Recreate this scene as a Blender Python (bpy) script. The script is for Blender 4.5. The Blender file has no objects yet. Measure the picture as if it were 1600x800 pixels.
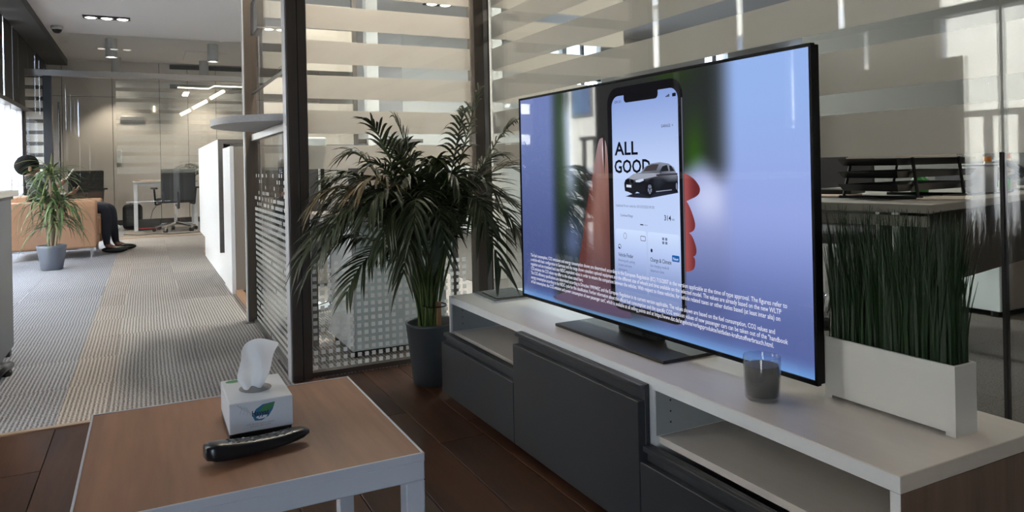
import bpy, bmesh, math, random
from mathutils import Vector, Matrix
R = random.Random(7)
PI = math.pi
sc = bpy.context.scene
COL = sc.collection

# ------------------------------------------------------------------ camera
cam = bpy.data.cameras.new('camera'); camo = bpy.data.objects.new('camera', cam); COL.objects.link(camo)
cam.sensor_width = 36.0; cam.lens = 36.0 * 1123.0 / 1600.0
cam.shift_y = -(400.0 - 260.0) / 1600.0
cam.clip_start = 0.02; cam.clip_end = 200
YAW, ROLL = 0.471, -0.0207
fw = Vector((math.sin(YAW), math.cos(YAW), 0)); rt = Vector((math.cos(YAW), -math.sin(YAW), 0)); up = Vector((0, 0, 1))
r2 = rt * math.cos(ROLL) + up * math.sin(ROLL); u2 = -rt * math.sin(ROLL) + up * math.cos(ROLL)
M = Matrix((r2, u2, -fw)).transposed().to_4x4(); M.translation = (0, 0, 0.87)
camo.matrix_world = M
sc.camera = camo

# ------------------------------------------------------------------ colour management
vs = sc.view_settings
vs.view_transform = 'Standard'; vs.look = 'None'; vs.gamma = 1.0; vs.use_curve_mapping = False
vs.exposure = 0.0

# ------------------------------------------------------------------ sky, sun
w = bpy.data.worlds.new('sky'); sc.world = w; w.use_nodes = True
bg = w.node_tree.nodes['Background']
bg.inputs['Color'].default_value = (0.68, 0.81, 1.0, 1); bg.inputs['Strength'].default_value = 19.5
sun = bpy.data.lights.new('sun', 'SUN'); sun.energy = 44.0; sun.angle = 0.01; sun.color = (1, .93, .82)
suno = bpy.data.objects.new('sun', sun); COL.objects.link(suno)
suno.rotation_euler = Vector((-0.60, -0.12, -0.75)).to_track_quat('-Z', 'Y').to_euler()
def area(name, loc, sx, sy, energy, col, direction=(0, 0, -1), portal=False, spread=None, parent=None):
    l = bpy.data.lights.new(name, 'AREA'); l.shape = 'RECTANGLE'; l.size = sx; l.size_y = sy; l.energy = energy; l.color = col
    if portal: l.cycles.is_portal = True
    if spread: l.spread = spread
    o = bpy.data.objects.new(name, l); COL.objects.link(o); o.location = loc
    o.rotation_euler = Vector(direction).to_track_quat('-Z', 'Y').to_euler()
    return o

# ------------------------------------------------------------------ materials
def s2l(c):
    return tuple((x / 12.92 if x <= .04045 else ((x + .055) / 1.055) ** 2.4) for x in [v / 255. for v in c])
def nodes(name):
    m = bpy.data.materials.new(name); m.use_nodes = True
    nt = m.node_tree
    return m, nt, nt.nodes['Principled BSDF']
def mat(name, c, rough=.5, metal=0., spec=.5, noise=0., nscale=20., bump=0., emit=None, estr=0., stretch=None, coat=0.):
    m, nt, b = nodes(name)
    b.inputs['Base Color'].default_value = (*c, 1); b.inputs['Roughness'].default_value = rough
    b.inputs['Metallic'].default_value = metal; b.inputs['Specular IOR Level'].default_value = spec
    b.inputs['Coat Weight'].default_value = coat
    if emit:
        b.inputs['Emission Color'].default_value = (*emit, 1); b.inputs['Emission Strength'].default_value = estr
    if noise or bump:
        tc = nt.nodes.new('ShaderNodeNewGeometry'); mp = nt.nodes.new('ShaderNodeMapping')
        nt.links.new(tc.outputs['Position'], mp.inputs['Vector'])
        if stretch: mp.inputs['Scale'].default_value = stretch
        n = nt.nodes.new('ShaderNodeTexNoise'); n.inputs['Scale'].default_value = nscale; n.inputs['Detail'].default_value = 4
        nt.links.new(mp.outputs['Vector'], n.inputs['Vector'])
        if noise:
            mx = nt.nodes.new('ShaderNodeMix'); mx.data_type = 'RGBA'
            mx.inputs['A'].default_value = (*[max(0, v * (1 - noise)) for v in c], 1)
            mx.inputs['B'].default_value = (*[min(1, v * (1 + noise)) for v in c], 1)
            nt.links.new(n.outputs['Fac'], mx.inputs['Factor']); nt.links.new(mx.outputs['Result'], b.inputs['Base Color'])
        if bump:
            bp = nt.nodes.new('ShaderNodeBump'); bp.inputs['Strength'].default_value = bump; bp.inputs['Distance'].default_value = .002
            nt.links.new(n.outputs['Fac'], bp.inputs['Height']); nt.links.new(bp.outputs['Normal'], b.inputs['Normal'])
    return m
def emis(name, c, s):
    return mat(name, (.8, .8, .8), emit=c, estr=s)
def glass_mat(name, tint, rough=0., boost=1.0):
    m, nt, b = nodes(name); nt.nodes.remove(b); out = nt.nodes['Material Output']
    fr = nt.nodes.new('ShaderNodeFresnel'); fr.inputs['IOR'].default_value = 1.52
    ge = nt.nodes.new('ShaderNodeNewGeometry'); mr = nt.nodes.new('ShaderNodeMapRange')   # a thin pane reflects the same from either face
    mr.inputs['To Min'].default_value = 1.52; mr.inputs['To Max'].default_value = 1 / 1.52
    nt.links.new(ge.outputs['Backfacing'], mr.inputs['Value']); nt.links.new(mr.outputs['Result'], fr.inputs['IOR'])
    t = nt.nodes.new('ShaderNodeBsdfTransparent'); t.inputs['Color'].default_value = (*tint, 1)
    g = nt.nodes.new('ShaderNodeBsdfGlossy'); g.inputs['Roughness'].default_value = rough
    mx = nt.nodes.new('ShaderNodeMixShader')
    nt.links.new(fr.outputs['Fac'], mx.inputs['Fac']); nt.links.new(t.outputs[0], mx.inputs[1]); nt.links.new(g.outputs[0], mx.inputs[2])
    nt.links.new(mx.outputs[0], out.inputs['Surface'])
    return m
def film_mat(name, c, opac, trans=.5):
    m, nt, b = nodes(name); nt.nodes.remove(b); out = nt.nodes['Material Output']
    d = nt.nodes.new('ShaderNodeBsdfDiffuse'); d.inputs['Color'].default_value = (*c, 1)
    t = nt.nodes.new('ShaderNodeBsdfTranslucent'); t.inputs['Color'].default_value = (*c, 1)
    mx = nt.nodes.new('ShaderNodeMixShader'); mx.inputs['Fac'].default_value = trans
    nt.links.new(d.outputs[0], mx.inputs[1]); nt.links.new(t.outputs[0], mx.inputs[2])
    tr = nt.nodes.new('ShaderNodeBsdfTransparent'); m2 = nt.nodes.new('ShaderNodeMixShader'); m2.inputs['Fac'].default_value = opac
    nt.links.new(tr.outputs[0], m2.inputs[1]); nt.links.new(mx.outputs[0], m2.inputs[2]); nt.links.new(m2.outputs[0], out.inputs['Surface'])
    return m
def carpet_mat(name, light, dark):
    m, nt, b = nodes(name)
    g = nt.nodes.new('ShaderNodeNewGeometry'); oi = nt.nodes.new('ShaderNodeObjectInfo')
    sx = nt.nodes.new('ShaderNodeSeparateXYZ'); nt.links.new(g.outputs['Position'], sx.inputs[0])
    nz = nt.nodes.new('ShaderNodeTexNoise'); nz.inputs['Scale'].default_value = 160; nz.inputs['Detail'].default_value = 3
    nt.links.new(g.outputs['Position'], nz.inputs['Vector'])
    def math_(op, a, c):
        n = nt.nodes.new('ShaderNodeMath'); n.operation = op
        for i, v in enumerate((a, c)):
            if isinstance(v, (int, float)): n.inputs[i].default_value = v
            else: nt.links.new(v, n.inputs[i])
        return n.outputs[0]
    ph = math_('MULTIPLY', oi.outputs['Random'], 6.28)
    x = math_('ADD', math_('MULTIPLY', sx.outputs[0], 2 * PI / .0155), ph)
    x = math_('ADD', x, math_('MULTIPLY', nz.outputs['Fac'], 2.2))
    s = math_('SINE', x, 0)
    f = math_('ADD', math_('MULTIPLY', s, .30), math_('ADD', math_('MULTIPLY', nz.outputs['Fac'], 2.2), -.62))
    cl = nt.nodes.new('ShaderNodeClamp'); nt.links.new(f, cl.inputs[0])
    mx = nt.nodes.new('ShaderNodeMix'); mx.data_type = 'RGBA'
    mx.inputs['A'].default_value = (*dark, 1); mx.inputs['B'].default_value = (*light, 1)
    nt.links.new(cl.outputs[0], mx.inputs['Factor'])
    hv = nt.nodes.new('ShaderNodeHueSaturation'); nt.links.new(mx.outputs['Result'], hv.inputs['Color'])
    v = math_('ADD', math_('MULTIPLY', oi.outputs['Random'], .16), .92); nt.links.new(v, hv.inputs['Value'])
    nt.links.new(hv.outputs[0], b.inputs['Base Color'])
    bp = nt.nodes.new('ShaderNodeBump'); bp.inputs['Strength'].default_value = .8; bp.inputs['Distance'].default_value = .003
    nt.links.new(f, bp.inputs['Height']); nt.links.new(bp.outputs['Normal'], b.inputs['Normal'])
    b.inputs['Roughness'].default_value = .8; b.inputs['Specular IOR Level'].default_value = .3
    return m
def wood_mat(name, c1, c2, rough, axis='Y', scale=1., rand=.25, spec=.5):
    m, nt, b = nodes(name)
    g = nt.nodes.new('ShaderNodeNewGeometry'); oi = nt.nodes.new('ShaderNodeObjectInfo')
    mp = nt.nodes.new('ShaderNodeMapping'); nt.links.new(g.outputs['Position'], mp.inputs['Vector'])
    mp.inputs['Scale'].default_value = {'Y': (9, .9, 9), 'X': (.9, 9, 9), 'Z': (9, 9, .9)}[axis]
    cx = nt.nodes.new('ShaderNodeCombineXYZ'); mu = nt.nodes.new('ShaderNodeMath'); mu.operation = 'MULTIPLY'; mu.inputs[1].default_value = 37.
    nt.links.new(oi.outputs['Random'], mu.inputs[0]); nt.links.new(mu.outputs[0], cx.inputs[2]); nt.links.new(mu.outputs[0], cx.inputs[0])
    nt.links.new(cx.outputs[0], mp.inputs['Location'])
    n1 = nt.nodes.new('ShaderNodeTexNoise'); n1.inputs['Scale'].default_value = 1.3 * scale; n1.inputs['Detail'].default_value = 6; n1.inputs['Distortion'].default_value = .6
    n2 = nt.nodes.new('ShaderNodeTexNoise'); n2.inputs['Scale'].default_value = 9 * scale; n2.inputs['Detail'].default_value = 5
    nt.links.new(mp.outputs[0], n1.inputs['Vector']); nt.links.new(mp.outputs[0], n2.inputs['Vector'])
    ad = nt.nodes.new('ShaderNodeMath'); ad.operation = 'MULTIPLY_ADD'; ad.inputs[1].default_value = .35
    nt.links.new(n2.outputs['Fac'], ad.inputs[0]); nt.links.new(n1.outputs['Fac'], ad.inputs[2])
    rp = nt.nodes.new('ShaderNodeValToRGB'); rp.color_ramp.elements[0].position = .45; rp.color_ramp.elements[1].position = .9
    rp.color_ramp.elements[0].color = (*c1, 1); rp.color_ramp.elements[1].color = (*c2, 1)
    nt.links.new(ad.outputs[0], rp.inputs[0])
    hv = nt.nodes.new('ShaderNodeHueSaturation'); nt.links.new(rp.outputs[0], hv.inputs['Color'])
    v = nt.nodes.new('ShaderNodeMath'); v.operation = 'MULTIPLY_ADD'; v.inputs[1].default_value = 2 * rand; v.inputs[2].default_value = 1 - rand
    nt.links.new(oi.outputs['Random'], v.inputs[0]); nt.links.new(v.outputs[0], hv.inputs['Value'])
    nt.links.new(hv.outputs[0], b.inputs['Base Color'])
    b.inputs['Roughness'].default_value = rough; b.inputs['Specular IOR Level'].default_value = spec
    return m
def attr_mat(name, strength):
    m, nt, b = nodes(name)
    a = nt.nodes.new('ShaderNodeVertexColor'); a.layer_name = 'Col'
    b.inputs['Base Color'].default_value = (.004, .004, .005, 1); b.inputs['Roughness'].default_value = .03
    nt.links.new(a.outputs['Color'], b.inputs['Emission Color']); b.inputs['Emission Strength'].default_value = strength
    return m

MT = dict(
    ceil=mat('ceiling_paint', (.62, .60, .59), .9), wall=mat('beige_panel', (.57, .53, .49), .6), darkwall=mat('dark_panel', (.011, .011, .012), .5),
    officewall=mat('grey_office_wall', (.11, .108, .1), .8), joint=mat('joint_black', (.02, .02, .02), .9), white_wall=mat('white_paint', (.7, .7, .68), .8),
    steel=mat('brushed_steel', (.30, .29, .28), .32, 1, noise=.12, nscale=6, stretch=(40, 40, 1)),
    darksteel=mat('bronze_steel', (.125, .102, .085), .36, .6, noise=.15, nscale=6, stretch=(40, 40, 1)),
    glass=glass_mat('clear_glass', (.978, .988, .983)), winglass=glass_mat('window_glass', (.97, .98, .98)),
    film=film_mat('frosted_film', (.83, .79, .74), .96), film2=film_mat('thin_frosted_film', (.8, .82, .78), .13), dots=film_mat('square_film', (.88, .89, .90), .9, .4),
    plank=wood_mat('dark_laminate', (.026, .0095, .005), (.080, .033, .016), .42, 'Y', 1, .3, .22),
    walnut=wood_mat('table_walnut', (.160, .066, .030), (.335, .155, .076), .42, 'Y', .8, .0),
    carpet_b=carpet_mat('carpet_blue_grey', (.47, .47, .51), (.070, .070, .08)), carpet_n=carpet_mat('carpet_warm_grey', (.55, .50, .47), (.085, .076, .070)),
    carpet_o=carpet_mat('carpet_tan', (.56, .495, .455), (.088, .077, .069)), carpet_d=carpet_mat('carpet_dark', (.16, .14, .125), (.03, .027, .025)),
    lam=mat('white_laminate', (.62, .565, .52), .38, noise=.05, nscale=5, stretch=(12, 1, 12)), lamedge=mat('white_edge', (.74, .75, .77), .4),
    lamwood=wood_mat('pale_ash', (.13, .085, .062), (.22, .15, .115), .45, 'Z', 1.4, 0), lamdark=mat('bay_inside', (.30, .32, .32), .5),
    drawer=mat('charcoal_lacquer', (.029, .031, .036), .42, noise=.05, nscale=150), drawer_in=mat('black_recess', (.012, .012, .013), .5),
    black=mat('black_plastic', (.010, .010, .011), .28), blackm=mat('black_matte', (.014, .014, .015), .6), gun=mat('gunmetal', (.035, .035, .037), .3, .8),
    whitem=mat('white_metal', (.53, .53, .56), .4), planter=mat('white_planter', (.66, .65, .63), .38), soil=mat('soil', (.02, .013, .008), .95, noise=.5, nscale=60, bump=.6),
    pot=mat('slate_pot', (.033, .039, .046), .5), pot2=mat('blue_grey_pot', (.12, .135, .17), .5),
    leaf=mat('palm_leaf', (.026, .036, .009), .42, noise=.45, nscale=14), leaf_y=mat('palm_leaf_dry', (.14, .10, .045), .5, noise=.3, nscale=20),
    stem=mat('palm_stem', (.07, .11, .025), .5, noise=.3, nscale=25), stake=mat('wood_stake', (.28, .15, .075), .7, noise=.2, nscale=15),
    drac=mat('dracaena_leaf', (.06, .105, .035), .4, noise=.35, nscale=12), drac2=mat('dracaena_leaf_pale', (.17, .19, .08), .45, noise=.3, nscale=12), cane=mat('cane', (.22, .17, .11), .8),
    grass=mat('fake_grass', (.012, .034, .009), .5, noise=.5, nscale=30),
    box=mat('white_card', (.66, .67, .69), .5), boxin=mat('box_slot', (.22, .22, .22), .4), tissue=film_mat('tissue_paper', (.85, .87, .9), 1.0, .35),
    green=mat('print_green', (.06, .22, .08), .5), blue=mat('print_blue', (.03, .16, .30), .5), inkk=mat('print_black', (.015, .015, .02), .5), inkg=mat('print_grey', (.35, .35, .37), .5),
    tan=mat('tan_leather', (.37, .205, .12), .45, noise=.08, nscale=9), chrome=mat('chrome', (.7, .7, .72), .12, 1),
    wax=mat('grey_wax', (.15, .14, .135), .6), wick=mat('wick', (.6, .58, .5), .8), cup=glass_mat('cup_glass', (.93, .94, .95)),
    skin=mat('skin', (.17, .085, .055), .5), hair=mat('black_hair', (.005, .0045, .0045), .8, 0, .08, noise=.4, nscale=60, bump=.4), jacket=mat('black_jacket', (.010, .010, .011), .8), jeans=mat('navy_trousers', (.014, .017, .028), .85), shoe=mat('black_shoe', (.008, .008, .008), .3),
    rec_white=mat('reception_white', (.82, .84, .88), .35), rec_grey=mat('reception_grey', (.30, .26, .23), .5), rec_edge=mat('grey_ash', (.17, .155, .145), .55, noise=.25, nscale=8, stretch=(1, 1, 20)),
    ledge=mat('ash_ledge', (.40, .40, .42), .5, noise=.18, nscale=12, stretch=(1, 8, 8)), fabric=mat('black_fabric', (.012, .012, .013), .85, noise=.3, nscale=90), meshb=mat('chair_mesh', (.035, .036, .04), .7),
    white=mat('white_plastic', (.65, .66, .67), .4), pedestal=mat('white_pedestal', (.62, .70, .72), .4), deskw=mat('desk_top', (.40, .38, .35), .5), deskf=mat('desk_front', (.085, .075, .065), .6),
    paper=mat('paper', (.75, .68, .60), .7), paperp=mat('paper_pink', (.6, .47, .40), .7), red=mat('red_plastic', (.35, .01, .01), .4), orange=mat('orange_plastic', (.7, .25, .02), .4), greenp=mat('green_plastic', (.03, .30, .05), .4),
    juice=mat('pale_juice', (.5, .42, .25), .3), cable=mat('cable', (.01, .01, .01), .5), threshold=mat('threshold', (.30, .21, .15), .4), plinth=mat('wood_plinth', (.35, .20, .12), .5),
    lamp=emis('lamp_white', (1, .96, .88), 9.0), led=emis('led_white', (1, .90, .70), 3.5), lampbody=mat('lamp_grey', (.42, .42, .42), .5), skirt=mat('dark_skirting', (.03, .028, .026), .5),
    facade=mat('facade', (.62, .58, .50), .9, noise=.08, nscale=1.5), facade2=mat('facade_grey', (.40, .40, .40), .9), street=mat('pavement', (.25, .24, .23), .95), yellow=mat('yellow_board', (.75, .50, .02), .6), fence=mat('fence_metal', (.05, .05, .05), .6), winblue=mat('blue_window', (.05, .09, .18), .15), shutter=mat('grey_shutter', (.13, .13, .13), .7),
    magdark=mat('magazine_cover', (.05, .045, .04), .65, 0, .2, noise=.9, nscale=45), magedge=mat('magazine_pages', (.7, .7, .7), .6),
    stand=mat('stand_metal', (.022, .021, .020), .5, 0, .35),
    screen=attr_mat('screen_picture', 1.0), bezel=mat('tv_bezel', (.005, .005, .006), .35, 0, .12), foil=mat('foil', (.5, .5, .5), .35, .9),
)

# ------------------------------------------------------------------ geometry helpers
def BM(): return bmesh.new()
def box(bm, x0, x1, y0, y1, z0, z1, bev=0., seg=2):
    m = Matrix.Translation(((x0 + x1) / 2, (y0 + y1) / 2, (z0 + z1) / 2)) @ Matrix.Diagonal((abs(x1 - x0), abs(y1 - y0), abs(z1 - z0), 1))
    r = bmesh.ops.create_cube(bm, size=1, matrix=m)
    if bev:
        es = list({e for v in r['verts'] for e in v.link_edges})
        bmesh.ops.bevel(bm, geom=es, offset=bev, segments=seg, affect='EDGES', profile=.5)
    return bm
def obox(bm, c, size, rotz=0., tilt=None, bev=0.):
    """box with its own orientation: centre, size, z rotation, optional extra 3x3 rotation"""
    rot = Matrix.Rotation(rotz, 4, 'Z')
    if tilt is not None: rot = rot @ tilt.to_4x4()
    m = Matrix.Translation(c) @ rot @ Matrix.Diagonal((*size, 1))
    r = bmesh.ops.create_cube(bm, size=1, matrix=m)
    if bev:
        es = list({e for v in r['verts'] for e in v.link_edges})
        bmesh.ops.bevel(bm, geom=es, offset=bev, segments=2, affect='EDGES', profile=.5)
    return bm
def bar(bm, a, b, r, n=8, r2=None):
    a, b = Vector(a), Vector(b); d = b - a
    m = Matrix.Translation((a + b) / 2) @ d.to_track_quat('Z', 'Y').to_matrix().to_4x4()
    bmesh.ops.create_cone(bm, cap_ends=True, segments=n, radius1=r, radius2=r if r2 is None else r2, depth=d.length, matrix=m)
    return bm
def tube(bm, pts, r, n=6):
    pts = [Vector(p) for p in pts]; rings = []
    for i, p in enumerate(pts):
        t = (pts[min(i + 1, len(pts) - 1)] - pts[max(i - 1, 0)]).normalized()
        q = t.to_track_quat('Z', 'Y').to_matrix()
        rr = r[i] if isinstance(r, (list, tuple)) else r
        rings.append([bm.verts.new(p + q @ Vector((math.cos(2 * PI * k / n) * rr, math.sin(2 * PI * k / n) * rr, 0))) for k in range(n)])
    for a, b in zip(rings, rings[1:]):
        for k in range(n): bm.faces.new((a[k], a[(k + 1) % n], b[(k + 1) % n], b[k]))
    bm.faces.new(rings[0][::-1]); bm.faces.new(rings[-1])
    return bm
def lathe(bm, prof, c=(0, 0, 0), n=32):
    rings = []
    for r, z in prof:
        if r < 1e-5: rings.append([bm.verts.new((c[0], c[1], c[2] + z))])
        else: rings.append([bm.verts.new((c[0] + r * math.cos(2 * PI * k / n), c[1] + r * math.sin(2 * PI * k / n), c[2] + z)) for k in range(n)])
    for a, b in zip(rings, rings[1:]):
        for k in range(n):
            j = (k + 1) % n
            if len(a) == 1 and len(b) == 1: continue
            if len(a) == 1: bm.faces.new((a[0], b[k], b[j]))
            elif len(b) == 1: bm.faces.new((a[k], a[j], b[0]))
            else: bm.faces.new((a[k], a[j], b[j], b[k]))
    return bm
def prism(bm, pts, z0, z1):
    a = [bm.verts.new((x, y, z0)) for x, y in pts]; b = [bm.verts.new((x, y, z1)) for x, y in pts]
    bm.faces.new(a[::-1]); bm.faces.new(b); n = len(pts)
    for k in range(n): bm.faces.new((a[k], a[(k + 1) % n], b[(k + 1) % n], b[k]))
    return bm
def quad(bm, *p): bm.faces.new([bm.verts.new(q) for q in p]); return bm
def link(o): COL.objects.link(o); return o
def obj(name, bm, m, parent=None, smooth=False, base=None, fixn=True):
    """one mesh object; with base the mesh was drawn in world space and gets its origin moved to base"""
    if fixn: bmesh.ops.recalc_face_normals(bm, faces=bm.faces[:])
    me = bpy.data.meshes.new(name); bm.to_mesh(me); bm.free()
    if base is not None: me.transform(Matrix.Translation(-Vector(base)))
    if smooth:
        for p in me.polygons: p.use_smooth = True
    for q in (m if isinstance(m, (list, tuple)) else [m]): me.materials.append(q)
    o = link(bpy.data.objects.new(name, me))
    if parent is not None: o.parent = parent
    return o
def tag(o, label=None, cat=None, group=None, kind=None):
    if label: o['label'] = label
    if cat: o['category'] = cat
    if group: o['group'] = group
    if kind: o['kind'] = kind
    return o
def thing(name, label, cat, loc=(0, 0, 0), rotz=0, group=None):
    o = link(bpy.data.objects.new(name, None)); o.location = loc; o.rotation_euler = (0, 0, rotz); o.empty_display_size = .05
    return tag(o, label, cat, group)
def part(t, name, bm, m, smooth=False, world=True, label=None):
    """a part of an Empty-based thing; meshes are drawn in world space unless world is False"""
    o = obj(name, bm, m, t, smooth, base=t.location if world else None)
    if label: o['label'] = label
    return o
def struct(name, bm, m, parent=None, smooth=False):
    o = obj(name, bm, m, parent, smooth); o['kind'] = 'structure'; return o
def copy_tree(o, parent=None):
    c = o.copy(); link(c); c.parent = parent
    for ch in list(o.children): copy_tree(ch, c)
    return c
def shade(o, ang=.6):
    for p in o.data.polygons: p.use_smooth = True
    m = o.modifiers.new('edges', 'EDGE_SPLIT'); m.split_angle = ang
    return o

# ================================================================== SETTING: floor, ceiling, walls
fl = struct('floor', box(BM(), -1.5, 11.2, -3.1, 14.2, -.3, -.012), MT['joint'])
# dark laminate planks of the lounge
pw = .158; pmesh = {}
def plank_obj(x, y0, y1):
    ln = round(y1 - y0, 3)
    if ln not in pmesh:
        o = obj('plank', box(BM(), -pw / 2 + .0012, pw / 2 - .0012, -ln / 2 + .0012, ln / 2 - .0012, -.011, 0, .0012, 1), MT['plank'], fl); pmesh[ln] = o.data
    else: o = link(bpy.data.objects.new('plank', pmesh[ln])); o.parent = fl
    o.location = (x, (y0 + y1) / 2, 0); return o
x = -1.40 + pw / 2; k = 0
while x < 1.44:
    y = 3.065 if x > .52 else 2.93; cut = [.79, .40, 1.06, .60, .93][k % 5]; k += 1
    while y > -.9:
        plank_obj(x, y - cut, y); y -= cut; cut = 1.19
    x += pw
# carpet tiles
tmesh = {}
def tile(x0, y0, key, sx=.5, sy=.5):
    kk = (key, sx, sy)
    if kk not in tmesh:
        o = obj('carpet_tile', box(BM(), .0006, sx - .0006, .0006, sy - .0006, -.011, 0), MT[key], fl); tmesh[kk] = o.data
    else: o = link(bpy.data.objects.new('carpet_tile', tmesh[kk])); o.parent = fl
    o.location = (x0, y0, R.uniform(-.0008, .0004)); return o
for i in range(-3, 5):
    for j in range(22):
        x0 = -.30 + .5 * i; y0 = 2.96 + .5 * j
        sx = .5
        if i == -3: x0 = -1.45; sx = .15
        key = 'carpet_b' if i < 0 else ('carpet_o' if i == 0 else 'carpet_n')
        sy = .5
        if i == 0:   # a narrow tan column runs beside the boundary
            tile(x0, y0, 'carpet_o', .16, sy); tile(x0 + .16, y0, 'carpet_n', .34, sy); continue
        if j == 0 and i >= 1:          # the nook boards run up to the glass here
            if i == 1: tile(x0, y0, key, .325, .5)
            y0 = 3.075; sy = .385
            if i == 1: x0 = .53; sx = .17
        tile(x0, y0, key, sx, sy)
for i in range(6):
    for j in range(7):
        tile(1.72 + .5 * i, -.5 + .5 * j, 'carpet_d')
obj('carpet_beyond', box(BM(), 2.21, 11.1, 3.0, 14.0, -.011, -.001), MT['carpet_d'], fl)
obj('carpet_edge', box(BM(), 1.44, 1.719, -.9, 3.06, -.011, -.0005), MT['carpet_d'], fl)
struct('trim_1', box(BM(), -1.4, .52, 2.93, 2.958, -.01, .004, .002), MT['threshold'])
struct('trim_2', box(BM(), -.36, 1.3, 11.0, 11.2, -.01, .008, .004), MT['threshold'])
struct('trim_3', box(BM(), .555, .60, 4.45, 8.6, -.005, .03), MT['plinth'])
# far carpet past the threshold is the same floor
struct('ceiling', box(BM(), -1.5, 11.2, -3.1, 14.2, 2.8, 3.0), MT['ceil'])
struct('trim_4', box(BM(), -1.42, -1.13, -3.0, 13.98, 2.70, 2.80), mat('soffit_grey', (.07, .07, .07), .7))
# far wall with its panels
wf = struct('wall_far', box(BM(), -1.5, 3.0, 14.0, 14.15, 0, 2.8), MT['joint'])
xs = [-1.45, -1.22, -.49, .231, .681, 1.146, 1.9, 3.0]
for a, b in zip(xs, xs[1:]):
    for z0, z1 in ((.09, 2.19), (2.196, 2.8)):
        obj('wall_panel', box(BM(), a + .004, b - .004, 13.98, 14.0, z0, z1, .002, 1), MT['wall'], wf)
struct('baseboard_far', box(BM(), -1.45, 3.0, 13.975, 14.0, 0, .085), MT['skirt'])
struct('wall_back', box(BM(), -1.5, 11.2, -3.1, -3.0, 0, 2.8), MT['officewall'])
struct('wall_office', box(BM(), 5.2, 5.3, -3.0, 4.5, 0, 2.8), MT['officewall'])
struct('wall_right', box(BM(), 11.1, 11.2, -3.0, 9.1, 0, 2.8), MT['white_wall'])
struct('wall_return', box(BM(), 3.0, 3.1, 9.0, 14.1, 0, 2.8), MT['white_wall'])

# ---------------- left window wall X = -1.4: glazing below a rail, dark blinds above
wl = struct('wall_left', box(box(BM(), -1.5, -1.4, -3.1, 14.1, -.02, .06), -1.5, -1.4, -3.1, 14.1, 2.72, 2.8), MT['darkwall'])
GL = [(-1.4, -.55), (2.20, 2.75), (3.20, 3.27), (4.26, 4.33), (5.35, 5.95), (6.3, 8.0), (8.5, 11.2)]     # glazed stretches
prev = -3.1
solid = []
for a, b in GL: solid.append((prev, a)); prev = b
solid.append((prev, 14.1))
for a, b in solid:
    obj('lower_panel', box(BM(), -1.48, -1.405, a, b, .06, 1.72, .003, 1), MT['darkwall'], wl)
obj('transom_rail', box(BM(), -1.5, -1.38, -3.1, 14.1, 1.72, 1.775, .004), MT['gun'], wl)
for i, (a, b) in enumerate(GL):
    n = max(1, round((b - a) / .9))
    if b - a < .1: obj('sill_panel', box(BM(), -1.48, -1.405, a, b, .06, 1.08), MT['darkwall'], wl)
    wd = struct('window_%d' % (i + 1), box(BM(), -1.452, -1.446, a, b, .06, 1.72), MT['winglass'])
    for q in range(n + 1 if b - a > .1 else 0):
        y = a + (b - a) * q / n
        obj('mullion', box(BM(), -1.48, -1.42, max(a, min(b - .04, y - .02)), max(a + .04, min(b, y + .02)), .06, 1.72), MT['whitem'], wd)
# upper blinds: narrow gaps of daylight left between dark panels
gaps = [(2.24, 2.72), (3.40, 3.44), (4.35, 4.41), (5.42, 5.50), (8.88, 8.90), (9.46, 9.55), (9.96, 10.04), (10.6, 10.63)]
prev = -3.1
for a, b in gaps + [(14.1, 14.1)]:
    n = max(1, round((a - prev) / .45))
    for q in range(n):
        y0 = prev + (a - prev) * q / n; y1 = prev + (a - prev) * (q + 1) / n
        obj('blind_panel', box(BM(), -1.440 + .004 * (q % 2), -1.434 + .004 * (q % 2), y0, y1 - .004, 1.775, 2.72), MT['darkwall'], wl)
    prev = b
for a, b in gaps:
    obj('upper_glass', box(BM(), -1.456, -1.450, a, b, 1.775, 2.72), MT['winglass'], wl)

# ---------------- rear office windows at Y = 9
wr = struct('wall_rear', box(box(BM(), 3.1, 11.2, 9.0, 9.12, 0, .9), 3.1, 11.2, 9.0, 9.12, 2.74, 2.8), MT['white_wall'])
xs = [3.1, 4.95, 5.45, 5.52, 6.12, 8.15, 8.65, 10.0, 10.4, 11.2]
for i in range(0, len(xs) - 1, 2):
    obj('pier', box(BM(), xs[i], xs[i + 1], 9.0, 9.12, .9, 2.74), MT['white_wall'], wr)
REAR = ((4.95, 5.45), (5.52, 6.12), (8.15, 8.65), (10.0, 10.4))
for i, (a, b) in enumerate(REAR):
    wd = struct('window_%d' % (i + 8), box(BM(), a, b, 9.05, 9.056, .9, 2.74), MT['winglass'])
    obj('mullion', box(BM(), (a + b) / 2 - .012, (a + b) / 2 + .012, 9.02, 9.09, .9, 2.74), MT['gun'], wd)
    obj('crossbar', box(BM(), a, b, 9.02, 9.09, 2.12, 2.18), MT['gun'], wd)

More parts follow.
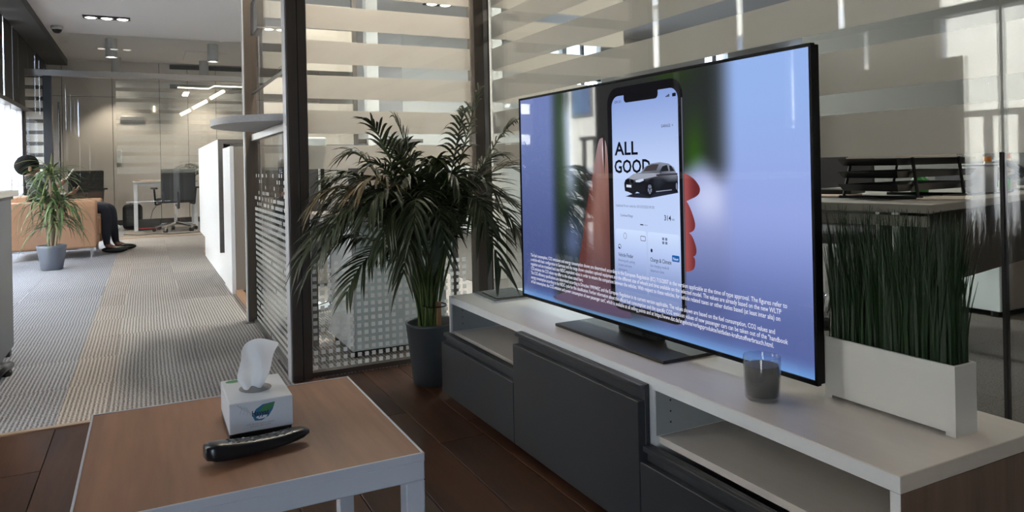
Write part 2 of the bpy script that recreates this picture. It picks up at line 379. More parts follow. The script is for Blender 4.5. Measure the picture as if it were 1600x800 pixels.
# ================================================================== GLASS PARTITIONS
BANDS = [(.876 + .1497 * k, .976 + .1497 * k) for k in range(13)]
def pane_y(name, x0, x1, y, z0, z1, bands=True, film='film', th=.010, fz=1):
    g = struct(name, box(BM(), x0, x1, y, y + th, z0, z1), MT['glass'])
    if bands:
        for a, b in BANDS:
            if b < z1: obj('frosted_band', box(BM(), x0 + .002, x1 - .002, y + th + .0005, y + th + .0012, a, b), MT[film], g)
    return g
def pane_x(name, x, y0, y1, z0, z1, bands=True, film='film', th=.010):
    g = struct(name, box(BM(), x, x + th, y0, y1, z0, z1), MT['glass'])
    if bands:
        for a, b in BANDS:
            if b < z1: obj('frosted_band', box(BM(), x + th + .0005, x + th + .0012, y0 + .002, y1 - .002, a, b), MT[film], g)
    return g
def squares(bm, place, u0, u1, z0, zfull, zmax, p=.0312, s=.0175, miss=.02):
    nu = int((u1 - u0) / p); nz = int((zmax - z0) / p)
    for j in range(nz):
        z = z0 + j * p
        keep = 1 - miss if z < zfull else max(0, .55 * (1 - (z - zfull) / (zmax - zfull)) ** 1.3)
        for i in range(nu):
            if R.random() > keep: continue
            u = u0 + i * p
            quad(bm, place(u, z), place(u + s, z), place(u + s, z + s), place(u, z + s))
    return bm
# front pane between the two dark posts
g1 = pane_y('window_13', .607, 1.37, 3.09, .02, 2.72)
tag(obj('film_squares', squares(BM(), lambda u, z: (u, 3.0895, z), .617, 1.36, .028, .46, .50), MT['dots'], g1), kind='stuff')
# pane beside the corridor with the service hatch
g2 = pane_x('window_14', .552, 3.14, 4.37, .02, 1.045, bands=False)
tag(obj('film_squares', squares(BM(), lambda u, z: (.5512, u, z), 3.15, 4.36, .028, .68, .90), MT['dots'], g2), kind='stuff')
g3 = pane_x('window_15', .552, 3.14, 4.62, 1.322, 2.72, bands=False)
obj('edge_strip', box(BM(), .548, .566, 3.14, 4.62, 1.316, 1.322), MT['gun'], g3)
sg = obj('sign_plate', box(BM(), .545, .551, 3.95, 4.20, 1.62, 1.80, .02, 3), MT['steel'], g3)
# long side pane behind the television and its black joint strip
pane_x('window_16', 1.45, .80, 3.06, .02, 2.72)
pane_x('window_17', 1.45, -2.2, .79, .02, 2.72)
struct('trim_5', box(BM(), 1.448, 1.4615, .7925, .7985, 0, .878), MT['blackm'])
# panes further in
pane_y('window_18', 1.465, 2.235, 3.06, .02, 2.72)
pane_y('window_19', .62, 1.163, 4.4, .02, 2.72)
# steel posts and rails
def post(n, x0, x1, y0, y1, face='darksteel', z1=2.8):
    o = struct('trim_%d' % n, box(BM(), x0, x1, y0, y1, 0, z1, .004), MT[face]); return o
p6 = post(6, .524, .607, 3.06, 3.14)
obj('side_face', box(BM(), .519, .523, 3.062, 3.138, 0, 2.8), MT['whitem'], p6)
obj('groove', box(BM(), .566, .570, 3.0585, 3.0598, 0, 2.8), MT['joint'], p6)
p7 = post(7, 1.372, 1.452, 3.06, 3.14, 'darksteel')
obj('bright_face', box(BM(), 1.420, 1.440, 3.057, 3.0598, 0, 2.8), MT['steel'], p7)
p8 = post(8, .512, .58, 4.37, 4.43, 'darksteel')
obj('side_face', box(BM(), .506, .511, 4.372, 4.428, 0, 2.8), MT['whitem'], p8)
obj('foot_plate', box(BM(), .49, .585, 4.36, 4.44, 0, .008), MT['steel'], p8)
struct('trim_9', box(BM(), .54, .575, 3.14, 4.37, 1.045, 1.084, .003), MT['steel'])
struct('trim_10', box(BM(), .607, 1.372, 3.075, 3.115, 0, .02), MT['darksteel'])
struct('trim_11', box(BM(), .54, .575, 3.14, 4.37, 0, .02), MT['steel'])
struct('trim_12', box(BM(), 1.44, 1.47, -2.2, 3.06, 0, .02), MT['darksteel'])
struct('trim_13', box(BM(), .607, 1.372, 3.07, 3.12, 2.72, 2.8), MT['darksteel'])
struct('trim_14', box(BM(), 1.44, 1.475, -2.2, 3.06, 2.72, 2.8), MT['darksteel'])
struct('trim_15', box(BM(), 2.40, 2.48, 5.0, 5.1, 0, 2.8), MT['white_wall'])
struct('trim_16', box(BM(), 1.69, 1.79, 6.0, 6.1, 0, 2.8), MT['white_wall'])
struct('trim_17', box(BM(), 1.15, 1.175, 4.395, 4.42, 0, 2.8), MT['steel'])
# far glass front at Y = 11.3
pf = struct('trim_18', box(BM(), -1.40, 3.0, 11.28, 11.36, 2.20, 2.285, .004), MT['steel'])
struct('trim_19', box(BM(), -1.20, -1.10, 11.27, 11.37, 0, 2.2, .004), MT['gun'])
pane_y('window_20', -1.40, -1.20, 11.31, .02, 2.2)
pane_y('window_21', -.355, 1.30, 11.31, .02, 2.2, film='film2')
pane_y('window_22', -1.36, 2.9, 11.31, 2.29, 2.79, bands=False)
dr = struct('door_1', box(BM(), -1.09, -.365, 11.31, 11.32, .02, 2.19), MT['glass'])
hb = BM(); bar(hb, (-1.02, 11.26, .80), (-1.02, 11.26, 1.85), .012); bar(hb, (-1.02, 11.26, .9), (-1.02, 11.315, .9), .008); bar(hb, (-1.02, 11.26, 1.75), (-1.02, 11.315, 1.75), .008)
obj('handle', hb, MT['gun'], dr)

# ================================================================== CEILING AND WALL FIXTURES
def spot_lamp(loc, power, size=1.9, blend=.6, col=(1, .88, .70), parent=None):
    l = bpy.data.lights.new('spot_light', 'SPOT'); l.energy = power; l.spot_size = size; l.spot_blend = blend; l.color = col; l.shadow_soft_size = .05
    o = link(bpy.data.objects.new('spot_light', l)); o.location = loc
    return o
def triple(x, y, n, label, power):
    t = thing('recessed_spotlight', label, 'light', (x, y, 2.8))
    wd = .17 * n
    part(t, 'tray', box(BM(), -wd / 2, wd / 2, -.09, .09, -.012, 0, .003), MT['blackm'], world=False)
    for i in range(n):
        cx = -wd / 2 + .17 * (i + .5)
        l = part(t, 'lamp', lathe(BM(), [(0, -.022), (.05, -.02), (.062, -.012)], (cx, 0, 0), 20), MT['lamp'], world=False)
        r = lathe(BM(), [(.063, -.012), (.068, -.018), (.072, -.012)], (cx, 0, 0), 20); obj('ring', r, MT['chrome'], l)
    spot_lamp((x, y, 2.76), power)
triple(-.395, 10.1, 3, 'black recessed tray with three bright round lamps in the corridor ceiling', 60)
triple(3.1, 10.2 - 2.3, 2, 'twin recessed lamp in the grey office ceiling seen through the glass', 40)
for x, y, lab in ((-.411, 11.7, 'grey cylinder ceiling lamp nearer of the two at left of the corridor'), (-.407, 13.5, 'grey cylinder ceiling lamp farther of the two at left of the corridor'),
                  (.93, 11.7, 'grey cylinder ceiling lamp nearer of the two at right by the glass post'), (.925, 13.5, 'grey cylinder ceiling lamp farther of the two at right before the black slot')):
    t = thing('cylinder_downlight', lab, 'light', (x, y, 2.8), group='cylinder ceiling lamps of the far room')
    part(t, 'body', lathe(BM(), [(0, 0), (.075, 0), (.075, -.26), (.068, -.26), (.064, -.235)], n=24), MT['lampbody'], world=False, smooth=False)
    part(t, 'lamp', lathe(BM(), [(0, -.25), (.064, -.246)], n=24), MT['lamp'], world=False)
    spot_lamp((x, y, 2.52), 75, 1.7)
t = thing('dome_camera', 'small dark dome security camera under the ceiling edge', 'camera', (-.99, 10.9, 2.8))
part(t, 'mount', lathe(BM(), [(0, 0), (.07, 0), (.07, -.035), (.06, -.045)], n=24), MT['lampbody'], world=False)
part(t, 'dome', lathe(BM(), [(.058, -.045), (.05, -.07), (.03, -.09), (0, -.097)], n=24), MT['black'], world=False, smooth=True)
struct('trim_20', box(box(BM(), .59, 1.25, 12.45, 12.46, 2.795, 2.8), .59, .60, 12.46, 13.4, 2.795, 2.8), MT['lampbody'])
def slot(name_label, z, led):
    t = thing('linear_light', name_label, 'light', (1.0, 13.98, z))
    part(t, 'housing', box(BM(), -.60, .75, -.05, 0, -.035, .035), MT['blackm'], world=False)
    if led:
        pts = [(-.48, -.07, -.022), (.02, -.07, -.030), (.12, -.07, .022), (.75, -.07, .018)]
        b = BM(); tube(b, pts, .013, 6); part(t, 'tube', b, MT['led'], world=False)
slot('plain black slot high on the far wall under the ceiling', 2.74, False)
slot('black wall slot with a bent white light tube on the far wall', 2.40, True)
for i, ((xa, za), (xb, zb), lab) in enumerate((((1.29, 2.35), (1.05, 2.20), 'topmost of the three glowing bars imitating lamp reflections in the glass'), ((1.0, 2.16), (.76, 2.02), 'middle of the three glowing bars imitating lamp reflections in the glass'), ((.72, 1.99), (.56, 1.90), 'lowest of the three glowing bars imitating lamp reflections in the glass'))):
    t = thing('reflection_bar', lab, 'light', ((xa + xb) / 2, 13.975, (za + zb) / 2), group='glowing bars imitating lamp reflections')  # glowing bars on the wall stand in for lamp reflections in the glass
    dx, dz = (xb - xa) / 2, (zb - za) / 2
    b = BM(); bar(b, (-dx, -.012, -dz), (dx, -.012, dz), .03, 4); part(t, 'tube', b, MT['led'], world=False)
    b = BM(); bar(b, (-dx, -.003, -dz), (dx, -.003, dz), .036, 4); part(t, 'housing', b, MT['lampbody'], world=False)  # backing strip of the imitated reflection
tag(obj('wall_plate', box(BM(), -.375, -.006, 13.955, 13.978, 1.75, 1.862, .004), MT['steel']), 'brushed steel plate high on the beige far wall', 'plate')
o = tag(obj('wall_switch', box(BM(), -.443, -.365, 13.95, 13.978, 1.07, 1.285, .006), MT['white']), 'tall white control box on the beige far wall', 'switch')
obj('button_row', box(BM(), -.42, -.388, 13.945, 13.951, 1.15, 1.2, .003), MT['inkg'], o)
tag(obj('wall_light', box(BM(), .13, .16, 13.95, 13.978, 1.95, 2.05, .006), MT['led']), 'tiny glowing wall light above the desk on the far wall', 'light')
t = thing('alarm_sounder', 'red fire alarm sounder on the dark left wall', 'alarm', (-1.395, 9.12, 2.35))
b = BM(); m = Matrix.Rotation(PI / 2, 4, 'Y')
lathe(b, [(0, 0), (.05, 0), (.05, .03), (.035, .05), (0, .055)], n=20); bmesh.ops.transform(b, matrix=m, verts=b.verts[:]); part(t, 'body', b, MT['red'], world=False, smooth=True)
b = BM(); lathe(b, [(0, .05), (.015, .056), (.012, .068), (0, .07)], n=12); bmesh.ops.transform(b, matrix=m, verts=b.verts[:]); part(t, 'beacon', b, MT['red'], world=False, smooth=True)
# ceiling panels for the rooms' ambient; rear office and desk ones are added fill
def fill_panel(x, y, sx, sy, power, label, col=(1, .86, .68), z=2.79):
    t = thing('ceiling_fill_panel', label, 'light', (x, y, 2.8))
    part(t, 'frame', box(BM(), -sx / 2 - .02, sx / 2 + .02, -sy / 2 - .02, sy / 2 + .02, -.02, 0, .003), MT['lampbody'], world=False)
    part(t, 'diffuser', box(BM(), -sx / 2, sx / 2, -sy / 2, sy / 2, -.024, -.019), MT['led'], world=False)
    area('panel_glow', (x, y, 2.76), sx, sy, power, col)
fill_panel(.88, 3.75, .12, 1.0, 80, 'slim ceiling light over the glass cubicle', (1, .90, .77))
fill_panel(3.3, 5.4, .15, 2.2, 240, 'added fill light over the rear office, shaped as a slim ceiling panel', (.93, 1, .95))  # added fill: brightens the rear office and backlights the film
fill_panel(3.2, .7, .15, 1.6, 20, 'unseen fill light added over the office desk', (1, .92, .8))  # added fill kept out of view, lifts the right office and its film
for i, (a, b) in enumerate(GL):
    area('window_portal', (-1.56, (a + b) / 2, .9), 1.66, b - a, 1, (1, 1, 1), (1, 0, 0), portal=True)
for a, b in REAR:
    area('window_portal', ((a + b) / 2, 9.16, 1.82), b - a, 1.84, 1, (1, 1, 1), (0, -1, 0), portal=True)

# ================================================================== TELEVISION BENCH
BX0, BX1, BY0, BY1, BH = 1.02, 1.415, .715, 2.552, .383
t = thing('television_bench', 'long low white bench with charcoal fronts under the television', 'bench', (1.2, 1.63, 0))
cb = BM()
box(cb, BX0 + .001, BX1, BY0 + .017, BY1 - .017, .02, .038)                          # bottom
for y in (1.955, 1.325): box(cb, BX0 + .001, BX1, y - .009, y + .009, .038, .355)    # dividers
part(t, 'carcass', cb, MT['lamedge'])
part(t, 'top_panel', box(BM(), BX0, BX1, BY0, BY1, .355, BH, .0012, 1), MT['lam'])
part(t, 'top_edge_band', box(BM(), BX0 - .0015, BX0 - .0002, BY0, BY1, .356, BH - .0015), MT['lamedge'])
part(t, 'side_panel', box(BM(), BX0, BX1, BY0, BY0 + .017, .02, .355), MT['lamwood'])
part(t, 'side_panel', box(BM(), BX0, BX1, BY1 - .017, BY1, .02, .355), MT['lamedge'])
part(t, 'side_edge_band', box(BM(), BX0 - .0015, BX0 - .0002, BY0, BY0 + .017, .02, .355), MT['lamedge'])
part(t, 'side_edge_band', box(BM(), BX0 - .0015, BX0 - .0002, BY1 - .017, BY1, .02, .355), MT['lamedge'])
part(t, 'back_panel', box(BM(), BX1 - .006, BX1 - .001, BY0 + .018, BY1 - .018, .04, .354), MT['lamdark'])
for ya, yb in ((1.965, BY1 - .018), (BY0 + .018, 1.315)):
    part(t, 'shelf', box(BM(), BX0 + .012, BX1 - .008, ya, yb, .232, .248), MT['lam'])
    sl = part(t, 'bay_lining', box(BM(), BX0 + .004, BX1 - .008, yb - .0015, yb - .0005, .25, .354), MT['lamdark'])
    for z in (.275, .30, .325): obj('peg_hole', bar(BM(), (BX0 + .045, yb - .0022, z), (BX0 + .045, yb - .0012, z), .0022, 8), MT['joint'], sl, base=t.location)
def front(ya, yb, z0, zl, z1, kind):
    d = part(t, kind, box(BM(), .984, 1.004, ya, yb, z0, zl, .0015, 2), MT['drawer'])
    obj('grip_recess', box(BM(), 1.004, 1.017, ya, yb, z0 + .01, z1, .001, 1), MT['drawer'], d, base=t.location)
    obj('grip_lip', box(BM(), .992, 1.0035, ya, yb, z1 - .012, z1, .0015, 2), MT['drawer'], d, base=t.location)
front(1.957, BY1, .026, .212, .246, 'drawer')
front(1.328, 1.953, .026, .330, .366, 'door')
front(BY0, 1.324, .026, .196, .230, 'drawer')
for y in (BY0 + .07, 1.33, 1.95, BY1 - .07):
    for x in (BX0 + .05, BX1 - .05):
        part(t, 'foot', lathe(BM(), [(0, 0), (.018, 0), (.018, .02), (0, .02)], (x, y, 0), 12), MT['whitem'])

# ================================================================== TELEVISION
TW, TH = 1.231, .694
tv = thing('television', 'large flat black television showing a hand with a phone, on the white bench', 'television', (1.178, 2.245, .4135), math.atan2(-1.231, .023))
def scr(o): return o
# back shell, bezel
bz = BM(); b_ = .0075
box(bz, 0, TW, -.004, .008, 0, b_ + .003, .001, 1); box(bz, 0, TW, -.004, .008, TH - b_, TH, .001, 1)
box(bz, 0, b_, -.004, .008, 0, TH, .001, 1); box(bz, TW - b_, TW, -.004, .008, 0, TH, .001, 1)
part(tv, 'bezel', bz, MT['bezel'], world=False)
part(tv, 'back_shell', box(BM(), .002, TW - .002, .0075, .022, .002, TH - .002, .002), MT['bezel'], world=False)
part(tv, 'rear_housing', box(BM(), .2, TW - .2, .021, .055, .04, .36, .01), MT['blackm'], world=False)
# pedestal
sp = BM()
part(tv, 'stand_plate', prism(sp, [(.357, -.088), (.857, -.088), (.857, .088), (.357, .088)], .384 - .4135, .392 - .4135), MT['stand'], world=False)
part(tv, 'stand_neck', box(BM(), .52, .70, .026, .05, .390 - .4135, .05, .003), MT['stand'], world=False)
part(tv, 'sensor_tab', box(BM(), .64, .67, -.003, .006, -.008, .001, .001), MT['black'], world=False)

def mixc(a, b, f):
    f = max(0., min(1., f)); return tuple(x + (y - x) * f for x, y in zip(a, b))
def sst(a, b, x):
    f = max(0., min(1., (x - a) / (b - a))); return f * f * (3 - 2 * f)
def bgcol(u, v):
    c = mixc((74, 86, 136), (112, 128, 182), sst(.1, .65, v))
    dark = mixc((22, 30, 24), (46, 54, 44), sst(.25, .6, v))
    left = mixc(c, dark, sst(.19, .27, u))
    blob = math.exp(-(((u - .315 - .05 * (.5 - v)) / .038) ** 2)) * (sst(.30, .42, v) * (1 - sst(.60, .68, v)))
    left = mixc(left, (175, 190, 215), blob * .75)
    blob2 = math.exp(-(((u - .27) / .03) ** 2)) * sst(.2, .4, v) * .55
    left = mixc(left, (60, 85, 60), blob2)
    low = math.exp(-(((u - .33) / .06) ** 2)) * math.exp(-(((v - .22) / .07) ** 2))
    left = mixc(left, (110, 125, 175), low * .7)
    left = mixc(left, (42, 42, 42), sst(.38, .41, u))
    right = mixc((150, 166, 226), (150, 180, 236), sst(.3, .65, v)); right = mixc((88, 102, 158), right, sst(.06, .36, v))
    dk = mixc((40, 44, 44), (70, 76, 84), sst(.92, 1.0, u)); dk = mixc(dk, (46, 84, 22), math.exp(-(((u - .885) / .035) ** 2)) * math.exp(-(((v - .47) / .09) ** 2)) * .9)
    dk = mixc(dk, (40, 60, 20), math.exp(-(((u - .80) / .08) ** 2)) * sst(.62, .68, v) * .7)
    lav = mixc((146, 156, 206), (196, 204, 240), math.exp(-(((u - .93) / .07) ** 2)) * math.exp(-(((v - .37) / .06) ** 2)))
    lav = mixc((84, 96, 148), lav, sst(.08, .34, v))
    mid = mixc(lav, dk, sst(.40, .475, v + .05 * math.sin(u * 40) * .3))
    rr = mixc(mid, right, sst(.955, 1.03, u))
    c = mixc(left, rr, sst(.55, .8, u))
    c = mixc(c, (112, 170, 232), (1 - sst(.0, .05, v)) * .85)
    return c
def colour(me, fn):
    a = me.color_attributes.new('Col', 'FLOAT_COLOR', 'POINT')
    for i, v in enumerate(me.vertices):
        a.data[i].color = (*s2l(fn(v.co.x, v.co.z)), 1)
gb = BM(); NX, NY = 120, 68
vv = [[gb.verts.new((b_ + (TW - 2 * b_) * i / NX, -.0012, b_ + (TH - 2 * b_) * j / NY)) for i in range(NX + 1)] for j in range(NY + 1)]
for j in range(NY):
    for i in range(NX): gb.faces.new((vv[j][i], vv[j][i + 1], vv[j + 1][i + 1], vv[j + 1][i]))
screen = part(tv, 'screen', gb, MT['screen'], world=False, label='lit screen with a blurred blue and green picture'); colour(screen.data, bgcol)
LAY = [0]
def smoothpts(p, n=4):
    out = []; m = len(p)
    for i in range(m):
        a, b, c, d = (Vector(p[(i + q) % m]) for q in (-1, 0, 1, 2))
        for k in range(n):
            f = k / n
            out.append(tuple(.5 * ((2 * b) + (c - a) * f + (2 * a - 5 * b + 4 * c - d) * f * f + (3 * b - a - 3 * c + d) * f ** 3)))
    return out
def poly(bm, pts, lay, cuts=0):
    f = bm.faces.new([bm.verts.new((u, -.0014 - .00012 * lay, v)) for u, v in pts])
    if cuts:
        r = bmesh.ops.triangulate(bm, faces=[f]); bmesh.ops.subdivide_edges(bm, edges=bm.edges[:], cuts=cuts, use_grid_fill=True)
def graphic(name, polys, par=None):
    """polys: list of (points, colour or function, layer, cuts); all flat print lit by the screen"""
    bms = BM(); cols = []
    lay_col = bms.verts.layers.float_color.new('Col')
    for pts, c, lay, cuts in polys:
        tmp = BM(); poly(tmp, pts, lay, cuts); tmp.verts.ensure_lookup_table()
        mp = {}
        for v in tmp.verts:
            nv = bms.verts.new(v.co); cc = c(v.co.x, v.co.z) if callable(c) else c
            nv[lay_col] = (*s2l(cc), 1); mp[v] = nv
        for f in tmp.faces: bms.faces.new([mp[v] for v in f.verts])
        tmp.free()
    for f in bms.faces: f.normal_update()
    for f in bms.faces:
        if f.normal.y > 0: f.normal_flip()
    return obj(name, bms, MT['screen'], par or screen, fixn=False)
def circ(cx, cz, rx, rz, n=20): return [(cx + rx * math.cos(2 * PI * k / n), cz + rz * math.sin(2 * PI * k / n)) for k in range(n)]
def rrect(x0, x1, z0, z1, r, n=5):
    o = []
    for cx, cz, a in ((x1 - r, z1 - r, 0), (x0 + r, z1 - r, PI / 2), (x0 + r, z0 + r, PI), (x1 - r, z0 + r, 1.5 * PI)):
        for k in range(n + 1): o.append((cx + r * math.cos(a + PI / 2 * k / n), cz + r * math.sin(a + PI / 2 * k / n)))
    return o
def text(name, s, x0, z, width=None, h=.012, col=(240, 240, 250), lay=8, par=None, bold=0.):
    cu = bpy.data.curves.new(name, 'FONT'); cu.body = s; cu.size = 1.0; cu.resolution_u = 2; cu.offset = bold
    o = link(bpy.data.objects.new(name, cu)); dg = bpy.context.evaluated_depsgraph_get()
    me = bpy.data.meshes.new_from_object(o.evaluated_get(dg)); bpy.data.objects.remove(o); bpy.data.curves.remove(cu)
    xs = [v.co.x for v in me.vertices]; w0 = max(xs) - min(xs); mn = min(xs)
    kz = h / .72; kx = (width / w0) if width else kz * .9
    for v in me.vertices: v.co = ((v.co.x - mn) * kx + x0, -.0014 - .00012 * lay, v.co.y * kz + z)
    me.materials.clear(); me.materials.append(MT['screen'])
    a = me.color_attributes.new('Col', 'FLOAT_COLOR', 'POINT'); c = (*s2l(col), 1)
    for i in range(len(me.vertices)): a.data[i].color = c
    o = link(bpy.data.objects.new(name, me)); o.parent = par or screen
    return o
# hand behind the phone
def handc(u, v):
    c = mixc((122, 78, 74), (176, 122, 112), sst(.06, .35, v))
    lf = .402 + .3 * max(0, v - .297); f = (u - lf) / .12
    c = mixc((118, 62, 54), c, sst(0, .35, f)); c = mixc(c, (120, 70, 66), sst(.62, 1.0, f) * .8); c = mixc(c, (208, 176, 184), sst(.44, .53, v) * .8)
    c = tuple(x * y for x, y in zip(c, (.80, .84, .84)))
    return mixc((84, 70, 98), c, sst(.02, .2, v))
hand = [(.4941, .5335), (.5161, .5215), (.5261, .4435), (.5301, .2115), (.5531, .0675), (.6141, .0465), (.584, .0235), (.215, .0215), (.285, .055), (.375, .110), (.403, .165), (.404, .2385), (.4021, .2965), (.4291, .3845), (.4511, .4475), (.4771, .5175)]
hi = graphic('hand_image', [(smoothpts(hand, 3), handc, 1, 3), ([(.5020, .545), (.5120, .535), (.5115, .48), (.5075, .42), (.5045, .47)], (44, 34, 33), 1.6, 0), ([(.497, .50), (.500, .53), (.5025, .50), (.501, .45)], (214, 196, 206), 1.7, 0)])
def fing(u, v): return mixc((158, 78, 78), (98, 36, 40), sst(.845, .89, u) * .9)
graphic('finger_image', [(smoothpts(p, 4), fing, 1, 2) for p in (
    [(.835, .4265), (.8701, .4225), (.8982, .4005), (.8982, .3815), (.8731, .3685), (.835, .3635)], [(.835, .3635), (.8581, .3555), (.8801, .3145), (.8791, .2935), (.8611, .2835), (.835, .2805)],
    [(.835, .2785), (.8651, .2805), (.8831, .2515), (.8821, .2315), (.8641, .2235), (.835, .2215)], [(.835, .2215), (.8731, .2255), (.8791, .2095), (.8701, .1925), (.835, .1865)])])
sleeve = [(.20, .0215), (.27, .062), (.33, .075), (.46, .03), (.46, .012), (.2, .012)]
# phone
def scol(u, v): return mixc((112, 128, 176), mixc((198, 216, 252), (136, 160, 218), sst(.40, .62, v)), sst(.07, .30, v))
def scol2(u, v): return tuple(min(255, x * 1.05) for x in scol(u, v))
phone = graphic('phone_image', [(rrect(.5275, .8455, .046, .672, .045, 7), (14, 13, 17), 2, 0), (rrect(.8405, .8445, .10, .62, .0015, 2), (96, 98, 112), 2.6, 0),
    (rrect(.5485, .8285, .066, .648, .03, 7), scol, 3, 2), (rrect(.606, .752, .6265, .66, .012, 5), (14, 13, 17), 4.2, 0)])
for icon in [(rrect(.557, .692, .105, .275, .006, 3), scol2, 4, 2), (rrect(.700, .824, .105, .275, .006, 3), scol2, 4, 2), (rrect(.795, .823, .206, .222, .003, 3), (24, 92, 170), 5, 0),
    (rrect(.808, .822, .625, .634, .002, 2), (20, 22, 32), 5, 0), (rrect(.668, .682, .2905, .2935, .001, 2), (40, 44, 60), 5, 0), (rrect(.686, .70, .2910, .2925, .0005, 2), (140, 150, 180), 5, 0),
    (circ(.574, .2245, .007, .007), (60, 72, 100), 5, 0), (circ(.574, .2245, .005, .005), (196, 212, 252), 5.5, 0), (circ(.572, .221, .003, .003), (20, 24, 40), 6, 0), (circ(.714, .226, .004, .005), (20, 24, 40), 5, 0),
    (circ(.600, .2565, .0075, .009), (110, 120, 150), 5, 0), (circ(.600, .2565, .006, .0075), (200, 216, 252), 5.5, 0), (rrect(.668, .690, .248, .262, .003, 2), (110, 120, 150), 5, 0), (rrect(.670, .688, .250, .260, .002, 2), (200, 216, 252), 5.5, 0),
    (rrect(.758, .766, .257, .264, .001, 2), (110, 120, 150), 5, 0), (rrect(.770, .778, .257, .264, .001, 2), (110, 120, 150), 5, 0), (rrect(.758, .766, .247, .254, .001, 2), (110, 120, 150), 5, 0), (rrect(.770, .778, .247, .254, .001, 2), (110, 120, 150), 5, 0),
    (rrect(.783, .787, .626, .629, .0005, 2), (40, 44, 60), 5, 0), (rrect(.788, .792, .626, .631, .0005, 2), (40, 44, 60), 5, 0), (rrect(.793, .797, .626, .633, .0005, 2), (40, 44, 60), 5, 0)]: graphic('phone_icon', [icon], phone)
K = (10, 12, 22)
text('phone_text', 'ALL', .559, .4825, .105, .037, K, 5, phone, .022)
text('phone_text', 'GOOD', .557, .4325, .160, .037, K, 5, phone, .022)
text('phone_text', '09:31', .563, .628, .03, .008, (50, 56, 80), 5, phone)
text('phone_text', 'GARAGE  >', .763, .549, .046, .008, (30, 34, 50), 5, phone)
text('phone_text', '314', .768, .309, .026, .014, (16, 18, 30), 5, phone, .01)
text('phone_text', 'km', .797, .310, .010, .007, (90, 96, 120), 5, phone)
text('phone_text', 'Updated from vehicle 03/10/2020 09:30', .559, .337, .170, .0075, (96, 106, 140), 5, phone)
text('phone_text', 'Combined Range', .579, .310, .058, .0075, (70, 78, 108), 5, phone)
text('phone_text', 'Vehicle Finder', .567, .197, .068, .011, (18, 22, 38), 5, phone, .006)
text('phone_text', 'Charge & Climate', .708, .197, .084, .011, (18, 22, 38), 5, phone, .006)
for i, s in enumerate(('Remaining info, parking', 'location and more', 'information')): text('phone_text', s, .567, .183 - .013 * i, (.074, .060, .040)[i], .0075, (92, 104, 140), 5, phone)
for i, s in enumerate(('Set charging mode &', 'departure time')): text('phone_text', s, .708, .183 - .013 * i, (.074, .055)[i], .0075, (92, 104, 140), 5, phone)
text('phone_text', 'New', .799, .2095, .020, .008, (230, 238, 255), 6, phone)
# the saloon car on the phone
body = [(.6011, .4035), (.6071, .4125), (.6191, .4175), (.6431, .4285), (.6761, .4335), (.6911, .4465), (.7191, .4565), (.7551, .4595), (.7891, .4555), (.8091, .4455), (.8171, .4325), (.8235, .4235), (.8235, .4055), (.8211, .3835), (.7461, .3825), (.7241, .3745), (.7091, .3675), (.6981, .3705), (.6571, .3805), (.6421, .3725), (.6181, .3795), (.6041, .3815)]
def bodyc(u, v): return mixc((20, 22, 30), (132, 138, 154), sst(.414, .430, v + .03 * (.7 - u)))
car = graphic('car_image', [
    ([(.6061, .3665), (.6421, .3755), (.8211, .3885), (.8235, .3815), (.7091, .3645), (.6411, .3645)], (30, 34, 50), 5, 0), (body, bodyc, 6, 1),
    ([(.6191, .4175), (.6471, .4285), (.7261, .4315), (.7541, .4305), (.7471, .4235), (.6851, .4145), (.6431, .4135)], (150, 156, 172), 7, 0),
    ([(.6861, .4355), (.7011, .4495), (.7271, .4545), (.7511, .4545), (.7401, .4385)], (66, 62, 66), 7, 0), ([(.7531, .4345), (.7651, .4485), (.7831, .4525), (.7891, .4365)], (34, 36, 44), 7, 0), ([(.7821 + .009, .4505), (.7991, .4495), (.8121, .4365), (.7941, .4355)], (38, 40, 48), 7, 0),
    ([(.74, .428), (.822, .431), (.823, .4275), (.74, .4235)], (24, 28, 46), 7.5, 0), ([(.6011, .3995), (.6881, .3975), (.6951, .3815), (.6491, .3805), (.6041, .3815)], (24, 26, 34), 7, 0),
    ([(.6071, .4125), (.624, .4145), (.628, .404), (.6111, .4025)], (12, 12, 16), 8, 0), ([(.629, .4145), (.6445, .412), (.6445, .402), (.6305, .4035)], (12, 12, 16), 8, 0),
    ([(.6511, .4115), (.6851, .4165), (.6881, .4115), (.6701, .4065), (.6541, .4065)], (200, 212, 236), 8, 0), ([(.6111, .3995), (.6331, .3985), (.6331, .3915), (.6111, .3925)], (214, 220, 236), 8, 0),
    (circ(.7125, .3885, .0125, .0175), (10, 10, 14), 8, 0), (circ(.7125, .3885, .0088, .0130), (120, 128, 148), 9, 0), (circ(.7125, .3885, .0025, .0035), (20, 22, 30), 10.5, 0),
    (circ(.8185, .398, .0048, .0125), (10, 10, 14), 8, 0), (circ(.8185, .398, .0032, .009), (120, 128, 148), 9, 0), ([(.738, .384), (.80, .3895), (.80, .3875), (.738, .3815)], (150, 158, 176), 8, 0), ([(.753, .4365), (.762, .4375), (.762, .432), (.754, .432)], (60, 64, 76), 8.5, 0)] +
    [([(.7125 + .0015 * math.cos(a), .3885 + .002 * math.sin(a)), (.7125 + .0088 * math.cos(a - .16), .3885 + .013 * math.sin(a - .16)), (.7125 + .0088 * math.cos(a + .16), .3885 + .013 * math.sin(a + .16))], (36, 40, 52), 9.7, 0) for a in [2 * PI * q / 5 + .3 for q in range(5)]], phone)
